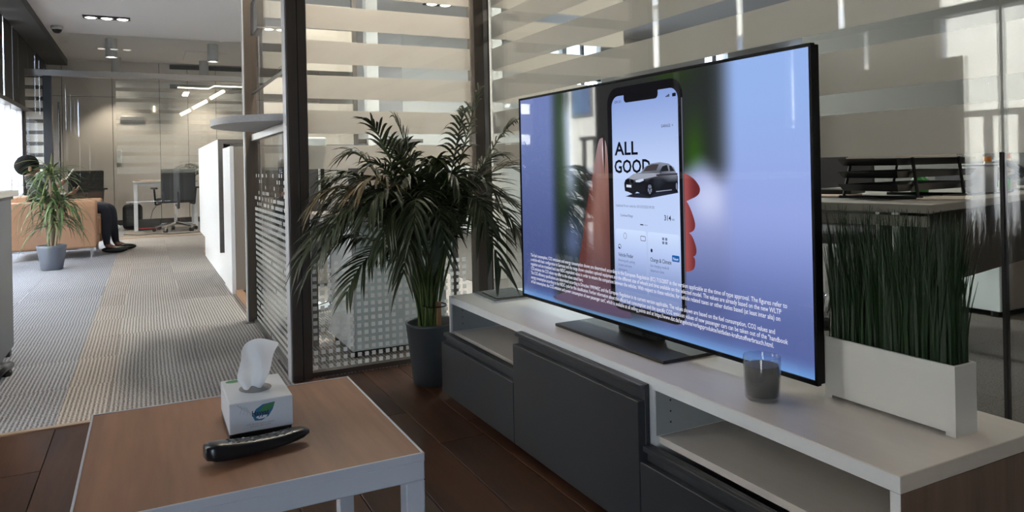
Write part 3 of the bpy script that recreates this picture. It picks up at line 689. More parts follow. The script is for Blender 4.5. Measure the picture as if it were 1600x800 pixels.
FINE = ['The fuel consumption, CO2 emissions and energy consumption shown are determined according to the European Regulation (EC) 715/2007 in the version applicable at the time of type approval. The figures refer to',
        'a vehicle with basic configuration in Germany and the range shown considers optional equipment and the different size of wheels and tires available on the selected model. The values are already based on the new WLTP',
        'regulation and are translated back into NEDC-equivalent values in order to ensure the comparison between the vehicles. With respect to these vehicles, for vehicle related taxes or other duties based (at least inter alia) on',
        'CO2 emissions the CO2 values may differ to the values stated here.',
        'The CO2 efficiency specifications are determined according to Directive 1999/94/EC and the European Regulation in its current version applicable. The values shown are based on the fuel consumption, CO2 values and',
        'energy consumption according to the NEDC cycle for the classification. Further information about the official fuel consumption and the specific CO2 emission values of new passenger cars can be taken out of the "handbook',
        'of fuel consumption, the CO2 emission and power consumption of new passenger cars", which is available at all selling points and at https://www.dat.de/angebote/verlagsprodukte/leitfaden-kraftstoffverbrauch.html.']
WID = [1.094, 1.078, 1.075, .322, 1.060, 1.094, 1.056]
for i, s in enumerate(FINE):
    text('caption_line', s, .063, .1455 - .0152 * i, WID[i], .0112, (225, 226, 242), 11, screen, .006)

# ================================================================== THINGS ON THE BENCH
t = thing('grass_planter', 'narrow white planter box of tall dark artificial grass at right end of the bench', 'planter', (1.272, .90, BH))
pb = BM()
x0, x1, y0, y1, zt = -.030, .032, -.135, .135, .124
def loop_(d, z): return [pb.verts.new(p + (z,)) for p in ((x0 + d, y0 + d), (x1 - d, y0 + d), (x1 - d, y1 - d), (x0 + d, y1 - d))]
lo, ou, o2, in_, ib = loop_(.0, .006), loop_(0, zt - .001), loop_(.001, zt), loop_(.004, zt), loop_(.004, .02)
for a, c in ((lo, ou), (ou, o2), (o2, in_), (in_, ib)):
    for k in range(4): pb.faces.new((a[k], a[(k + 1) % 4], c[(k + 1) % 4], c[k]))
pb.faces.new(lo[::-1]); pb.faces.new(ib)
part(t, 'box', pb, MT['planter'], world=False)
for ys in (y0, y1 - .018): part(t, 'foot', box(BM(), x0, x1, ys, ys + .018, 0, .007), MT['planter'], world=False)
part(t, 'filler', box(BM(), x0 + .004, x1 - .004, y0 + .004, y1 - .004, .085, .11), MT['soil'], world=False)
gb = BM()
for i in range(950):
    bx, by = R.uniform(x0 + .006, x1 - .006), R.uniform(y0 + .006, y1 - .006)
    h = R.uniform(.20, .29) * (1 if R.random() > .2 else .8); ln = Vector((R.gauss(0, .012), R.gauss(0, .016) + by * .06, 0)); a = R.uniform(0, PI); wd = R.uniform(.0013, .0024)
    side = Vector((math.cos(a), math.sin(a), 0)) * wd; prevv = None
    for k in range(5):
        f = k / 4; p = Vector((bx, by, .105 + h * f)) + ln * f * f; ws = side * (1 - .85 * f ** 2)
        cur = (gb.verts.new(p - ws), gb.verts.new(p + ws))
        if prevv: gb.faces.new((prevv[0], prevv[1], cur[1], cur[0]))
        prevv = cur
tag(part(t, 'grass', gb, MT['grass'], world=False), kind='stuff')

t = thing('candle', 'grey wax candle in a clear glass tumbler near the television corner', 'candle', (1.118, 1.085, BH))
part(t, 'tumbler', lathe(BM(), [(0, 0), (.031, 0), (.0345, .006), (.0365, .045), (.037, .088), (.0362, .0895), (.0352, .088), (.0347, .045), (.0325, .009), (0, .008)], n=48), MT['cup'], world=False, smooth=True)
part(t, 'wax', lathe(BM(), [(0, .0095), (.0318, .0095), (.0338, .045), (.0341, .070), (.0325, .0705), (.012, .069), (0, .0688)], n=40), MT['wax'], world=False, smooth=True)
b = BM(); bar(b, (0, 0, .068), (.001, .001, .080), .0011, 6); part(t, 'wick', b, MT['wick'], world=False)

t = thing('magazine', 'dark glossy magazine lying on the far left end of the bench', 'magazine', (1.20, 2.41, BH))
c0 = [(1.115, 2.535), (1.10, 2.325), (1.275, 2.335), (1.285, 2.545)]
part(t, 'pages', prism(BM(), c0, BH, BH + .006), MT['magedge'])
part(t, 'cover', prism(BM(), [(x * 1 + .0, y) for x, y in c0], BH + .006, BH + .0072), MT['magdark'])
t = thing('leaflet', 'dark folded leaflet lying on top of the magazine', 'leaflet', (1.2, 2.42, BH + .0072))
part(t, 'cover', prism(BM(), [(1.135, 2.50), (1.125, 2.35), (1.24, 2.345), (1.255, 2.505)], BH + .0075, BH + .010), MT['magdark'])

# ================================================================== COFFEE TABLE
t = thing('coffee_table', 'square low coffee table with walnut top and white metal frame', 'table', (.155, 1.437, 0))
X0, X1, Y0, Y1, H = -.108, .418, 1.175, 1.700, .380
part(t, 'table_top', box(BM(), X0 + .004, X1 - .004, Y0 + .004, Y1 - .004, H - .012, H), MT['walnut'])
for a in ((X0, X1, Y0, Y0 + .034), (X0, X1, Y1 - .034, Y1)): part(t, 'rail', box(BM(), *a, H - .046, H - .0121, .002, 1), MT['whitem'])
for a in ((X0, X0 + .034, Y0 + .034, Y1 - .034), (X1 - .034, X1, Y0 + .034, Y1 - .034)): part(t, 'rail', box(BM(), *a, H - .046, H - .0121, .002, 1), MT['whitem'])
for a in ((X0, X1, Y0, Y0 + .004), (X0, X1, Y1 - .004, Y1), (X0, X0 + .004, Y0, Y1), (X1 - .004, X1, Y0, Y1)): part(t, 'rim', box(BM(), *a, H - .013, H + .0012, .0006, 1), MT['whitem'])
for x in (X0, X1 - .034):
    for y in (Y0, Y1 - .034): part(t, 'leg', box(BM(), x, x + .034, y, y + .034, 0, H - .046, .002, 1), MT['whitem'])

# tissue box: near edge toward the camera
ang = 0.0
t = thing('tissue_box', 'white cardboard tissue box with a tissue sticking out on the coffee table', 'tissue box', (.182, 1.479, H + .001 + .012))
bx = BM(); s = .056
z1 = .056
ring = [(0 + .030 * math.cos(2 * PI * k / 24), 0 + .026 * math.sin(2 * PI * k / 24)) for k in range(24)]
box(bx, -s, s, -.082, .082, 0, z1, .0012, 1)
part(t, 'carton', bx, MT['box'], world=False)
part(t, 'opening', prism(BM(), [(p[0] * 1.0, p[1] * 1.3 + .0) for p in ring], z1 + .0001, z1 + .0006), MT['boxin'], world=False)
pr = BM(); prism(pr, [(.024 * math.cos(2 * PI * k / 16) - .034, .016 * math.sin(2 * PI * k / 16) + .066) for k in range(16)][:], z1 + .0001, z1 + .0005); bmesh.ops.scale(pr, vec=(.6, .6, 1), verts=pr.verts[:], space=Matrix.Translation((.034, -.066, 0)))
part(t, 'top_badge', pr, MT['green'], world=False)
# printed leaf emblem, word and small lines on the near face
def onface(pts, d): # face y=-.082
    b = BM(); b.faces.new([b.verts.new((u, -.0822 - d, v)) for u, v in pts]); return b
leafp = [(-.016, .028), (-.010, .040), (.002, .047), (.024, .049), (.020, .036), (.012, .024), (0, .018), (-.012, .019)]
e = part(t, 'leaf_emblem', onface(leafp, 0), MT['blue'], world=False)
obj('emblem_green', onface([(-.004, .036), (.004, .045), (.024, .049), (.018, .038), (.008, .033)], .0002), MT['green'], e)
obj('emblem_light', onface([(-.010, .024), (-.004, .021), (.008, .022), (.010, .027), (-.008, .027)], .0002), MT['box'], e)
def flat_text(s, m, par, width, h, fn, bold=0.):
    cu = bpy.data.curves.new('print', 'FONT'); cu.body = s; cu.size = 1; cu.resolution_u = 2; cu.offset = bold
    o = link(bpy.data.objects.new('print', cu)); me = bpy.data.meshes.new_from_object(o.evaluated_get(bpy.context.evaluated_depsgraph_get()))
    bpy.data.objects.remove(o); bpy.data.curves.remove(cu)
    xs = [v.co.x for v in me.vertices]; mn, w0 = min(xs), max(xs) - min(xs)
    for v in me.vertices: v.co = fn((v.co.x - mn) / w0 * width, v.co.y * h / .72)
    me.materials.clear(); me.materials.append(m); o = link(bpy.data.objects.new('print', me)); o.parent = par; return o
flat_text('Hayyat', MT['inkk'], e, .030, .010, lambda x, z: (x - .017, -.0830, z + .028), .02)
flat_text('soft facial tissue paper', MT['inkg'], e, .050, .0032, lambda x, z: (x - .027, -.0826, z + .0125))
flat_text('two ply 150 sheets', MT['inkg'], e, .036, .0028, lambda x, z: (x - .020, -.0826, z + .0085))
# hand sketch outline printed left of the emblem
b = BM(); 
for q in range(4): tube(b, [(-.042 + .005 * q, -.0824, .052 - .002 * q), (-.034 + .005 * q, -.0824, .044 - .004 * q), (-.038 + .006 * q, -.0824, .036 - .002 * q)], .0004, 4)
obj('line_drawing', b, MT['inkg'], e)
# the tissue: a folded sheet standing out of the slot
tb = BM(); rows = []
for j in range(13):
    f = j / 12; row = []
    for i in range(11):
        g = i / 10 - .5
        wdt = .020 + .042 * math.sin(min(1, f * 1.15) * PI * .62)
        xx = g * 2 * wdt * .62 + .012 * f * f - .004 + .010 * math.sin(f * 5 + g * 4) * f
        yy = .014 * math.cos(g * 9 + f * 2.0) * (1 - .4 * f) + .02 * f * g + .006 * math.sin(f * 9)
        zz = z1 - .006 + .105 * f * (1 - .42 * abs(g + .12 - .25 * f) ** 1.2) - .018 * max(0, g) * f
        row.append(tb.verts.new((xx, yy, zz)))
    rows.append(row)
for a, b in zip(rows, rows[1:]):
    for i in range(10): tb.faces.new((a[i], a[i + 1], b[i + 1], b[i]))
o = part(t, 'tissue', tb, MT['tissue'], world=False, smooth=True)
sm = o.modifiers.new('sub', 'SUBSURF'); sm.levels = 1; sm.render_levels = 2
# black stand below the box
tag(obj('tissue_tray', box(BM(), .126, .236, 1.399, 1.56, H + .0002, H + .0125, .002), MT['black']), 'flat black case lying under the tissue box', 'case')
# remote control: curved black wand in front of the box
rc = thing('remote_control', 'curved glossy black remote control before the tissue box', 'remote', (.166, 1.322, H), math.radians(10))
b = BM(); N = 14; rings = []
for i in range(N + 1):
    f = i / N; xx = -.088 + .176 * f
    hw = .023 - .005 * f - .008 * (abs(2 * f - 1) ** 8); ht = .011 + .010 * (1 - f) ** 1.5 - .006 * (abs(2 * f - 1) ** 10); zc = .010 + .012 * (f - .45) ** 2 * 2.2 + .004 * (1 - f)
    rings.append([b.verts.new((xx, hw * math.copysign(abs(math.cos(a)) ** .55, math.cos(a)), zc + ht * math.copysign(abs(math.sin(a)) ** .42, math.sin(a)) * (1 if math.sin(a) > 0 else .55))) for a in [2 * PI * k / 16 for k in range(16)]])
for a, c in zip(rings, rings[1:]):
    for k in range(16): b.faces.new((a[k], a[(k + 1) % 16], c[(k + 1) % 16], c[k]))
b.faces.new(rings[0][::-1]); b.faces.new(rings[-1])
part(rc, 'body', b, MT['black'], world=False, smooth=True)
for i in range(9):
    for k in range(3):
        f = .22 + i * .075; zc = .010 + .012 * (f - .45) ** 2 * 2.2 + .004 * (1 - f) + .011 + .010 * (1 - f) ** 1.5
        part(rc, 'button', lathe(BM(), [(0, .002), (.0025, .0018), (.0032, .0002)], (-.088 + .176 * f, -.009 + .009 * k, zc - .0012), 8), MT['blackm'] if (i + k) % 4 else MT['inkg'], world=False)

# ================================================================== PALM
def frond_mesh(base, tip, lift, nl=24, ll=.17, wd=.0125, seed=0, bend=.35, droop=.5):
    """an arched stalk with two rows of narrow folded leaflets, in one mesh: slot 0 leaf, slot 1 stalk"""
    rr = random.Random(seed); bm = BM(); A = Vector(base); T = Vector(tip); d = T - A
    C1 = A + d * .12 + Vector((0, 0, lift * .75)); C2 = A + d * .62 + Vector((0, 0, lift))
    def P(t): return A * (1 - t) ** 3 + 3 * C1 * t * (1 - t) ** 2 + 3 * C2 * t * t * (1 - t) + T * t ** 3
    pts = [P(k / 12) for k in range(13)]
    tube(bm, pts, [.0055 * (1 - .85 * k / 12) + .0006 for k in range(13)], 5)
    nf = len(bm.faces)
    for k in range(nl):
        t = .38 + .62 * (k + .5) / nl
        p = P(t); tan = (P(min(1, t + .02)) - P(t - .02)).normalized()
        sd = tan.cross(Vector((0, 0, 1)))
        if sd.length < .05: sd = Vector((1, 0, 0))
        sd.normalize(); nrm = sd.cross(tan).normalized()
        f = (k + .5) / nl; L = ll * (.55 + 1.3 * f - 1.5 * f * f + .1) * rr.uniform(.85, 1.12)
        for s in (-1, 1):
            dirn = (sd * s * (.95 - .45 * f) + tan * (.55 + .5 * f) + nrm * .25 + Vector((rr.gauss(0, .10), rr.gauss(0, .10), rr.gauss(0, .08)))).normalized()
            dr = droop * rr.uniform(.6, 1.4)
            wv = tan.cross(dirn).cross(dirn).normalized() if tan.cross(dirn).length > .01 else nrm
            wv = (dirn.cross(nrm)).normalized()
            prevq = None; n = 5
            for q in range(n + 1):
                g = q / n; c = p + dirn * L * g + Vector((0, 0, -1)) * dr * L * g * g
                h = wd * .5 * (math.sin(PI * min(1, .18 + .82 * g)) ** .7 if g < 1 else .03)
                fold = nrm * (h * .35)
                cur = (bm.verts.new(c - wv * h + fold), bm.verts.new(c), bm.verts.new(c + wv * h + fold))
                if prevq:
                    bm.faces.new((prevq[0], prevq[1], cur[1], cur[0])); bm.faces.new((prevq[1], prevq[2], cur[2], cur[1]))
                prevq = cur
    bm.faces.ensure_lookup_table()
    for i, f in enumerate(bm.faces): f.material_index = 1 if i < nf else 0
    return bm
PX, PY = 1.03, 2.765
t = thing('potted_palm', 'bushy potted palm with arching fronds in a slate pot beside the bench', 'plant', (PX, PY, 0))
part(t, 'pot', lathe(BM(), [(0, 0), (.078, 0), (.082, .004), (.108, .235), (.112, .246), (.106, .248), (.102, .236), (.096, .20), (0, .20)], n=40), MT['pot'], world=False, smooth=True)
part(t, 'soil', lathe(BM(), [(0, .222), (.06, .220), (.1005, .214)], n=24), MT['soil'], world=False, smooth=True)
F = [(.49, 2.66, .54, .50), (.55, 2.82, .47, .40), (.62, 2.52, .43, .38), (.60, 2.92, .66, .50), (.55, 2.72, .74, .42), (.60, 2.60, .66, .48), (.66, 2.95, .80, .40),
     (.72, 2.86, .93, .34), (.76, 2.70, 1.05, .28), (.90, 2.80, 1.07, .24), (.92, 2.92, .96, .30), (1.0, 2.60, .90, .30), (.97, 2.97, .98, .28), (.85, 2.45, .66, .45), (.95, 2.42, .58, .50), (.74, 2.50, .58, .50),
     (1.28, 2.80, 1.20, .12), (1.24, 2.88, 1.12, .18), (1.40, 2.72, 1.06, .24), (1.38, 2.82, .92, .30), (1.37, 2.60, .84, .38), (1.35, 2.50, .62, .50), (1.28, 2.42, .56, .52), (1.12, 2.30, .50, .52), (1.10, 2.36, .66, .44), (1.17, 2.46, .78, .38),
     (.70, 2.60, .80, .38), (.78, 2.95, .62, .45), (1.06, 2.50, .74, .40), (.86, 2.62, .80, .38), (.68, 2.78, .62, .48), (.80, 2.42, .50, .45), (1.0, 2.85, .80, .40), (1.18, 2.92, .80, .36), (.93, 2.52, .70, .44), (.60, 2.7, .84, .36), (.70, 2.5, .72, .42), (.66, 2.85, .70, .44), (.84, 2.55, .60, .48), (.76, 2.7, .88, .34), (1.02, 2.45, .82, .36), (.56, 2.60, .60, .46)]
for i, (x, y, z, lf) in enumerate(F):
    a = R.uniform(0, 2 * PI); r = R.uniform(.01, .045)
    o = part(t, 'frond', frond_mesh((PX + r * math.cos(a) - .01, PY + r * math.sin(a), .20), (x, y, z), lf, 24, R.uniform(.15, .19), seed=i, droop=R.uniform(.35, .7)), [MT['leaf_y'] if i in (4, 26, 20) else MT['leaf'], MT['stem']])
b = BM(); box(b, PX - .006, PX + .010, PY - .075, PY - .060, .20, .335); part(t, 'stake', b, MT['stake'], label='square wooden stake tied to the stems')
b = BM(); pts = [(PX + .05 * math.cos(a), PY - .02 + .058 * math.sin(a), .315) for a in [2 * PI * k / 20 for k in range(21)]]; tube(b, pts, .003, 5); part(t, 'tie', b, MT['blackm'])

# ================================================================== DRACAENA POT by the armchair
DX, DY = -.795, 7.90
t = thing('potted_dracaena', 'spiky leaved potted plant in a blue grey pot beside the tan armchair', 'plant', (DX, DY, 0))
part(t, 'pot', lathe(BM(), [(0, 0), (.080, 0), (.090, .01), (.118, .20), (.122, .225), (.114, .228), (.108, .20), (0, .19)], n=32), MT['pot2'], world=False, smooth=True)
part(t, 'soil', lathe(BM(), [(0, .205), (.108, .20)], n=24), MT['soil'], world=False)
heads = [(0, 0, .93, .26), (-.05, .02, .70, .28), (.07, -.02, .66, .29), (.02, .05, .48, .26)]
for hx_, hy_, hz_, _ in heads:
    b = BM(); tube(b, [(hx_ * .4, hy_ * .4, .19), (hx_ * .8, hy_ * .8, hz_ * .6), (hx_, hy_, hz_ - .02)], .011, 7); part(t, 'cane', b, MT['cane'], world=False)
lm = []
for k in range(8):
    b = BM(); prevq = None; L = .27 + .018 * k; dr = .45 + .11 * k
    for q in range(8):
        g = q / 7; c = Vector((L * g * (1 - .18 * dr * g), 0, L * (.55 * g - dr * g * g * .95))); h = .0098 * (1 - .95 * g ** 2.2)
        cur = (b.verts.new(c + Vector((0, -h, .002))), b.verts.new(c), b.verts.new(c + Vector((0, h, .002))))
        if prevq: b.faces.new((prevq[0], prevq[1], cur[1], cur[0])); b.faces.new((prevq[1], prevq[2], cur[2], cur[1]))
        prevq = cur
    me = bpy.data.meshes.new('leaf'); b.to_mesh(me); b.free(); me.materials.append(MT['drac'] if k % 4 else MT['drac2']); lm.append(me)
for hx_, hy_, hz_, sc_ in heads:
    for k in range(62):
        o = link(bpy.data.objects.new('leaf', lm[R.randrange(8)])); o.parent = t
        f = R.random(); o.location = (hx_, hy_, hz_ - .10 * f)
        s_ = sc_ / .26 * R.uniform(.75, 1.15); o.scale = (s_, s_, s_)
        o.rotation_euler = (R.gauss(0, .2), -R.uniform(-.5, 1.0) * (1 - f) + .25 * f, R.uniform(0, 2 * PI))

# ================================================================== ARMCHAIR AND PERSON
t = thing('armchair', 'boxy tan leather armchair on chrome legs near the window', 'armchair', (-.88, 9.27, 0))
part(t, 'arm', box(BM(), -1.30, -.475, 8.80, 8.97, .10, .60, .025, 3), MT['tan'])
part(t, 'arm', box(BM(), -1.30, -.46, 9.58, 9.75, .10, .60, .025, 3), MT['tan'])
part(t, 'seat_cushion', box(BM(), -1.12, -.45, 8.975, 9.575, .22, .42, .03, 3), MT['tan'])
part(t, 'seat_base', box(BM(), -1.28, -.49, 8.97, 9.58, .10, .22, .01), MT['tan'])
part(t, 'backrest', box(BM(), -1.30, -1.10, 8.975, 9.575, .22, .66, .03, 3), MT['tan'])
for x in (-1.26, -.54):
    for y in (8.82, 9.70): part(t, 'leg', box(BM(), x, x + .03, y, y + .03, 0, .10, .003), MT['chrome'])
part(t, 'frame_rail', box(BM(), -1.25, -.51, 8.825, 8.845, .085, .10), MT['chrome'])

pe = thing('person', 'person in dark clothes sitting in the tan armchair looking down at a phone', 'person', (-.88, 9.27, 0))
def skin_mesh(name, V, E, root=0, levels=2):
    me = bpy.data.meshes.new(name); me.from_pydata([v[:3] for v in V], E, []); o = link(bpy.data.objects.new(name, me))
    m = o.modifiers.new('skin', 'SKIN'); m.use_smooth_shade = True; m.branch_smoothing = .3
    for i, v in enumerate(V):
        r = v[3]; me.skin_vertices[0].data[i].radius = (r, v[4] if len(v) > 4 else r); me.skin_vertices[0].data[i].use_root = (i == root)
    s = o.modifiers.new('sub', 'SUBSURF'); s.levels = levels; s.render_levels = levels
    dg = bpy.context.evaluated_depsgraph_get(); m2 = bpy.data.meshes.new_from_object(o.evaluated_get(dg)); bpy.data.objects.remove(o); bpy.data.meshes.remove(me)
    for p in m2.polygons: p.use_smooth = True
    return m2
V = []; E = []
def nv(x, y, z, r, r2=None, frm=None):
    V.append((x, y, z, r, r if r2 is None else r2)); i = len(V) - 1
    if frm is not None: E.append((frm, i))
    return i
cy = 9.27
pelv = nv(-.90, cy, .50, .135, .11)
ab = nv(-.97, cy, .60, .135, .11, pelv); chest = nv(-1.05, cy, .74, .155, .12, ab); neck0 = nv(-1.115, cy, .83, .07, None, chest); neck = nv(-1.12, cy, .885, .052, None, neck0)
skull = nv(-1.115, cy - .005, .965, .085, .078, neck); crown = nv(-1.125, cy - .005, 1.025, .070, .066, skull)
face = nv(-1.065, cy - .012, .935, .055, .05, skull); nose = nv(-1.017, cy - .016, .935, .012, None, face)
for sg_, hand_p, elb in ((-1, (-.80, 9.10, .80), (-.96, 9.03, .66)), (1, (-.74, 9.30, .66), (-.93, 9.49, .64))):
    sh = nv(-1.06, cy + sg_ * .19, .77, .068, None, chest); el = nv(*elb, .046, None, sh)
    mid = nv(*[(a + b) / 2 for a, b in zip(elb, hand_p)], .038, None, el); wr_ = nv(*hand_p, .026, None, mid)
    hd = nv(hand_p[0] + .035, hand_p[1], hand_p[2] + .035, .030, .018, wr_)
    for q in range(4):
        oy = (-.024 + .016 * q); L = (.034, .042, .040, .030)[q]
        k1 = nv(hand_p[0] + .055, hand_p[1] + oy, hand_p[2] + .06, .0085, None, hd); nv(hand_p[0] + .055 + L * .5, hand_p[1] + oy, hand_p[2] + .06 + L * .8, .0072, None, k1)
    k1 = nv(hand_p[0] + .02, hand_p[1] - sg_ * .035, hand_p[2] + .055, .0095, None, hd); nv(hand_p[0] + .035, hand_p[1] - sg_ * .035, hand_p[2] + .085, .008, None, k1)
for sg_, kx, fx in ((-1, -.40, -.38), (1, -.36, -.30)):
    hip = nv(-.84, cy + sg_ * .10, .50, .098, None, pelv); kn = nv(kx, cy + sg_ * .13, .50, .066, None, hip)
    ca = nv((kx + fx) / 2 - .02, cy + sg_ * .13, .30, .056, None, kn); an = nv(fx - .02, cy + sg_ * .13, .085, .036, None, ca); nv(fx + .10, cy + sg_ * .15, .035, .030, .026, an)
me = skin_mesh('body', V, E)
for m in ('jacket', 'skin', 'jeans'): me.materials.append(MT[m])
for p in me.polygons:
    c = p.center; i = 0
    if c.z > .875: i = 1
    elif c.x > -.87 and c.z < .62 and not (c.y < 9.12 and c.z > .57): i = 2
    if c.x > -.93 and c.z > .655: i = 1
    if c.z < .10: i = 1
    p.material_index = i
me.transform(Matrix.Translation(-pe.location)); o = link(bpy.data.objects.new('body', me)); o.parent = pe
b = BM(); bmesh.ops.create_uvsphere(b, u_segments=20, v_segments=14, radius=1, matrix=Matrix.Translation((-1.145, cy - .005, .992)) @ Matrix.Rotation(-.55, 4, 'Y') @ Matrix.Diagonal((.118, .102, .108, 1)))
part(pe, 'hair', b, MT['hair'], smooth=True)
for sg_ in (-1, 1):
    b = BM(); bmesh.ops.create_uvsphere(b, u_segments=10, v_segments=8, radius=1, matrix=Matrix.Translation((-1.105, cy + sg_ * .088 - .005, .95)) @ Matrix.Diagonal((.018, .010, .030, 1))); part(pe, 'ear', b, MT['skin'], smooth=True)
    b = BM(); bmesh.ops.create_uvsphere(b, u_segments=8, v_segments=6, radius=.008, matrix=Matrix.Translation((-1.022, cy + sg_ * .028 - .012, .957))); part(pe, 'eye', b, MT['blackm'], smooth=True)
    fx = -.38 if sg_ < 0 else -.30
    b = BM(); bmesh.ops.create_uvsphere(b, u_segments=16, v_segments=10, radius=1, matrix=Matrix.Translation((fx + .055, cy + sg_ * .14, .038)) @ Matrix.Rotation(sg_ * .12, 4, 'Z') @ Matrix.Diagonal((.135, .048, .038, 1)))
    part(pe, 'shoe', b, MT['shoe'], smooth=True)
b = BM(); obox(b, (-1.017, cy - .014, .905), (.006, .038, .008)); part(pe, 'mouth', b, MT['red'])
t = thing('mobile_phone', 'small white phone held up by the seated person', 'phone', (-.735, 9.10, .885))
b = BM(); obox(b, (0, 0, 0), (.009, .070, .135), 0, Matrix.Rotation(.55, 3, 'Y'), .003); part(t, 'case', b, MT['white'], world=False)
b = BM(); obox(b, (-.0045, 0, -.0028), (.002, .062, .12), 0, Matrix.Rotation(.55, 3, 'Y')); part(t, 'screen', b, MT['black'], world=False)

# ================================================================== LEFT FOREGROUND DESK
t = thing('side_desk', 'charcoal desk with pale top at the left edge before the window', 'desk', (-.95, 3.6, 0))
part(t, 'desk_top', box(BM(), -1.35, -.585, 2.7, 4.44, .772, .802, .003), MT['deskw'])
part(t, 'side_panel', box(BM(), -.640, -.600, 3.0, 4.31, .03, .76, .002), mat('desk_charcoal', (.05, .052, .060), .4))
part(t, 'end_panel', box(BM(), -1.33, -.642, 4.27, 4.31, .03, .76, .002), MT['drawer'])
part(t, 'steel_rail', box(BM(), -.635, -.605, 2.75, 4.42, .755, .772), MT['gun'])
for y in (3.1, 4.2): part(t, 'foot', box(BM(), -.638, -.602, y, y + .05, 0, .03), MT['blackm'])
t = thing('chair_foot', 'black tapered chair foot poking out below the left desk', 'chair foot', (-.58, 3.79, 0))
b = BM(); tube(b, [(.015, -.26, .075), (.02, -.10, .062), (.035, .03, .045)], [.030, .024, .016], 8); part(t, 'spoke', b, MT['black'], world=False, smooth=True)
b = BM(); lathe(b, [(0, 0), (.02, 0), (.024, .012), (.02, .028), (0, .03)], (.02, .02, 0), 14); part(t, 'glide', b, MT['black'], world=False, smooth=True)

# ================================================================== RECEPTION COUNTER AND HATCH LEDGE
t = thing('reception_counter', 'tall white reception counter with a grey wood framed shell', 'counter', (1.2, 7.0, 0))
sh = BM(); box(sh, .505, .535, 6.08, 8.4, .24, 1.10, .002)
part(t, 'white_screen', sh, MT['rec_white'])
part(t, 'shell_top', box(BM(), .505, 2.2, 6.08, 8.4, 1.10, 1.13, .002), MT['rec_white'])
part(t, 'shell_edge', box(BM(), .505, .545, 6.05, 6.079, .24, 1.13, .001), MT['rec_edge'])
part(t, 'shell_edge', box(BM(), .545, 2.2, 6.05, 6.079, 1.095, 1.13, .001), MT['rec_edge'])
part(t, 'inner_cabinet', box(BM(), .56, 1.9, 5.47, 5.99, .02, 1.05, .003), MT['rec_grey'])
part(t, 'inner_side', box(BM(), .532, .559, 5.47, 5.99, .0, 1.055, .002), MT['rec_white'])
part(t, 'base_panel', box(BM(), .54, .62, 6.0, 8.2, .0, .24), MT['rec_white'])
part(t, 'inner_back', box(BM(), .56, .60, 6.1, 8.3, .24, 1.09), MT['blackm'])
pts = []
for k in range(49):
    a = PI / 2 + PI * k / 48
    pts.append((.62 + .345 * math.cos(a), 3.65 + .50 * math.sin(a)))
pts = pts + [(.70, 3.15), (.70, 4.15)]
lg = thing('service_ledge', 'rounded grey wood ledge through the glass service hatch', 'shelf', (.60, 3.65, 1.085))
o = part(lg, 'top', prism(BM(), pts, 1.086, 1.116), MT['ledge'])
part(lg, 'bracket', box(BM(), .60, .68, 3.60, 3.66, 1.03, 1.0855), MT['steel'])

# ================================================================== CUBICLE BEHIND THE FRONT PANE
t = thing('desk_pedestal', 'pale white drawer pedestal behind the dotted glass pane', 'cabinet', (1.05, 3.55, 0))
part(t, 'carcass', box(BM(), .845, 1.30, 3.29, 3.70, .03, .60, .004), MT['pedestal'])
part(t, 'side_panel', box(BM(), .835, .8445, 3.285, 3.71, .03, .605, .002), MT['white'])
for x in (.86, 1.27):
    for y in (3.31, 3.67): part(t, 'caster', lathe(BM(), [(0, 0), (.02, 0), (.02, .03), (0, .03)], (x, y, 0), 10), MT['black'])
t = thing('cubicle_desk', 'grey desk over the pedestal inside the glass cubicle', 'desk', (1.0, 3.6, 0))
part(t, 'desk_top', box(BM(), .70, 1.36, 3.24, 3.66, .635, .665, .003), MT['rec_grey'])
for x, y in ((.72, 3.62), (1.32, 3.62), (1.32, 3.25)): part(t, 'leg', box(BM(), x, x + .03, y, y + .03, 0, .635), MT['steel'])
t = thing('computer_monitor', 'white backed screen standing on the cubicle desk', 'monitor', (.815, 3.60, .665))
part(t, 'panel', box(BM(), -.055, .09, -.012, .012, .04, .26, .005), MT['white'], world=False)
part(t, 'vent', box(BM(), -.048, -.030, -.0135, -.0115, .06, .22), MT['black'], world=False)
part(t, 'stand', box(BM(), -.01, .04, -.03, .03, 0, .045, .004), MT['inkg'], world=False)
t = thing('printer', 'pale office printer on a wall shelf behind the glass', 'printer', (.80, 3.9, .93))
part(t, 'body', box(BM(), -.05, .055, -.06, .10, 0, .115, .008), MT['pedestal'], world=False)
part(t, 'paper_tray', box(BM(), -.04, .045, -.075, -.058, .02, .035), MT['inkg'], world=False)
part(t, 'shelf_bracket', box(BM(), -.05, .30, -.06, .12, -.012, 0), MT['rec_grey'], world=False)
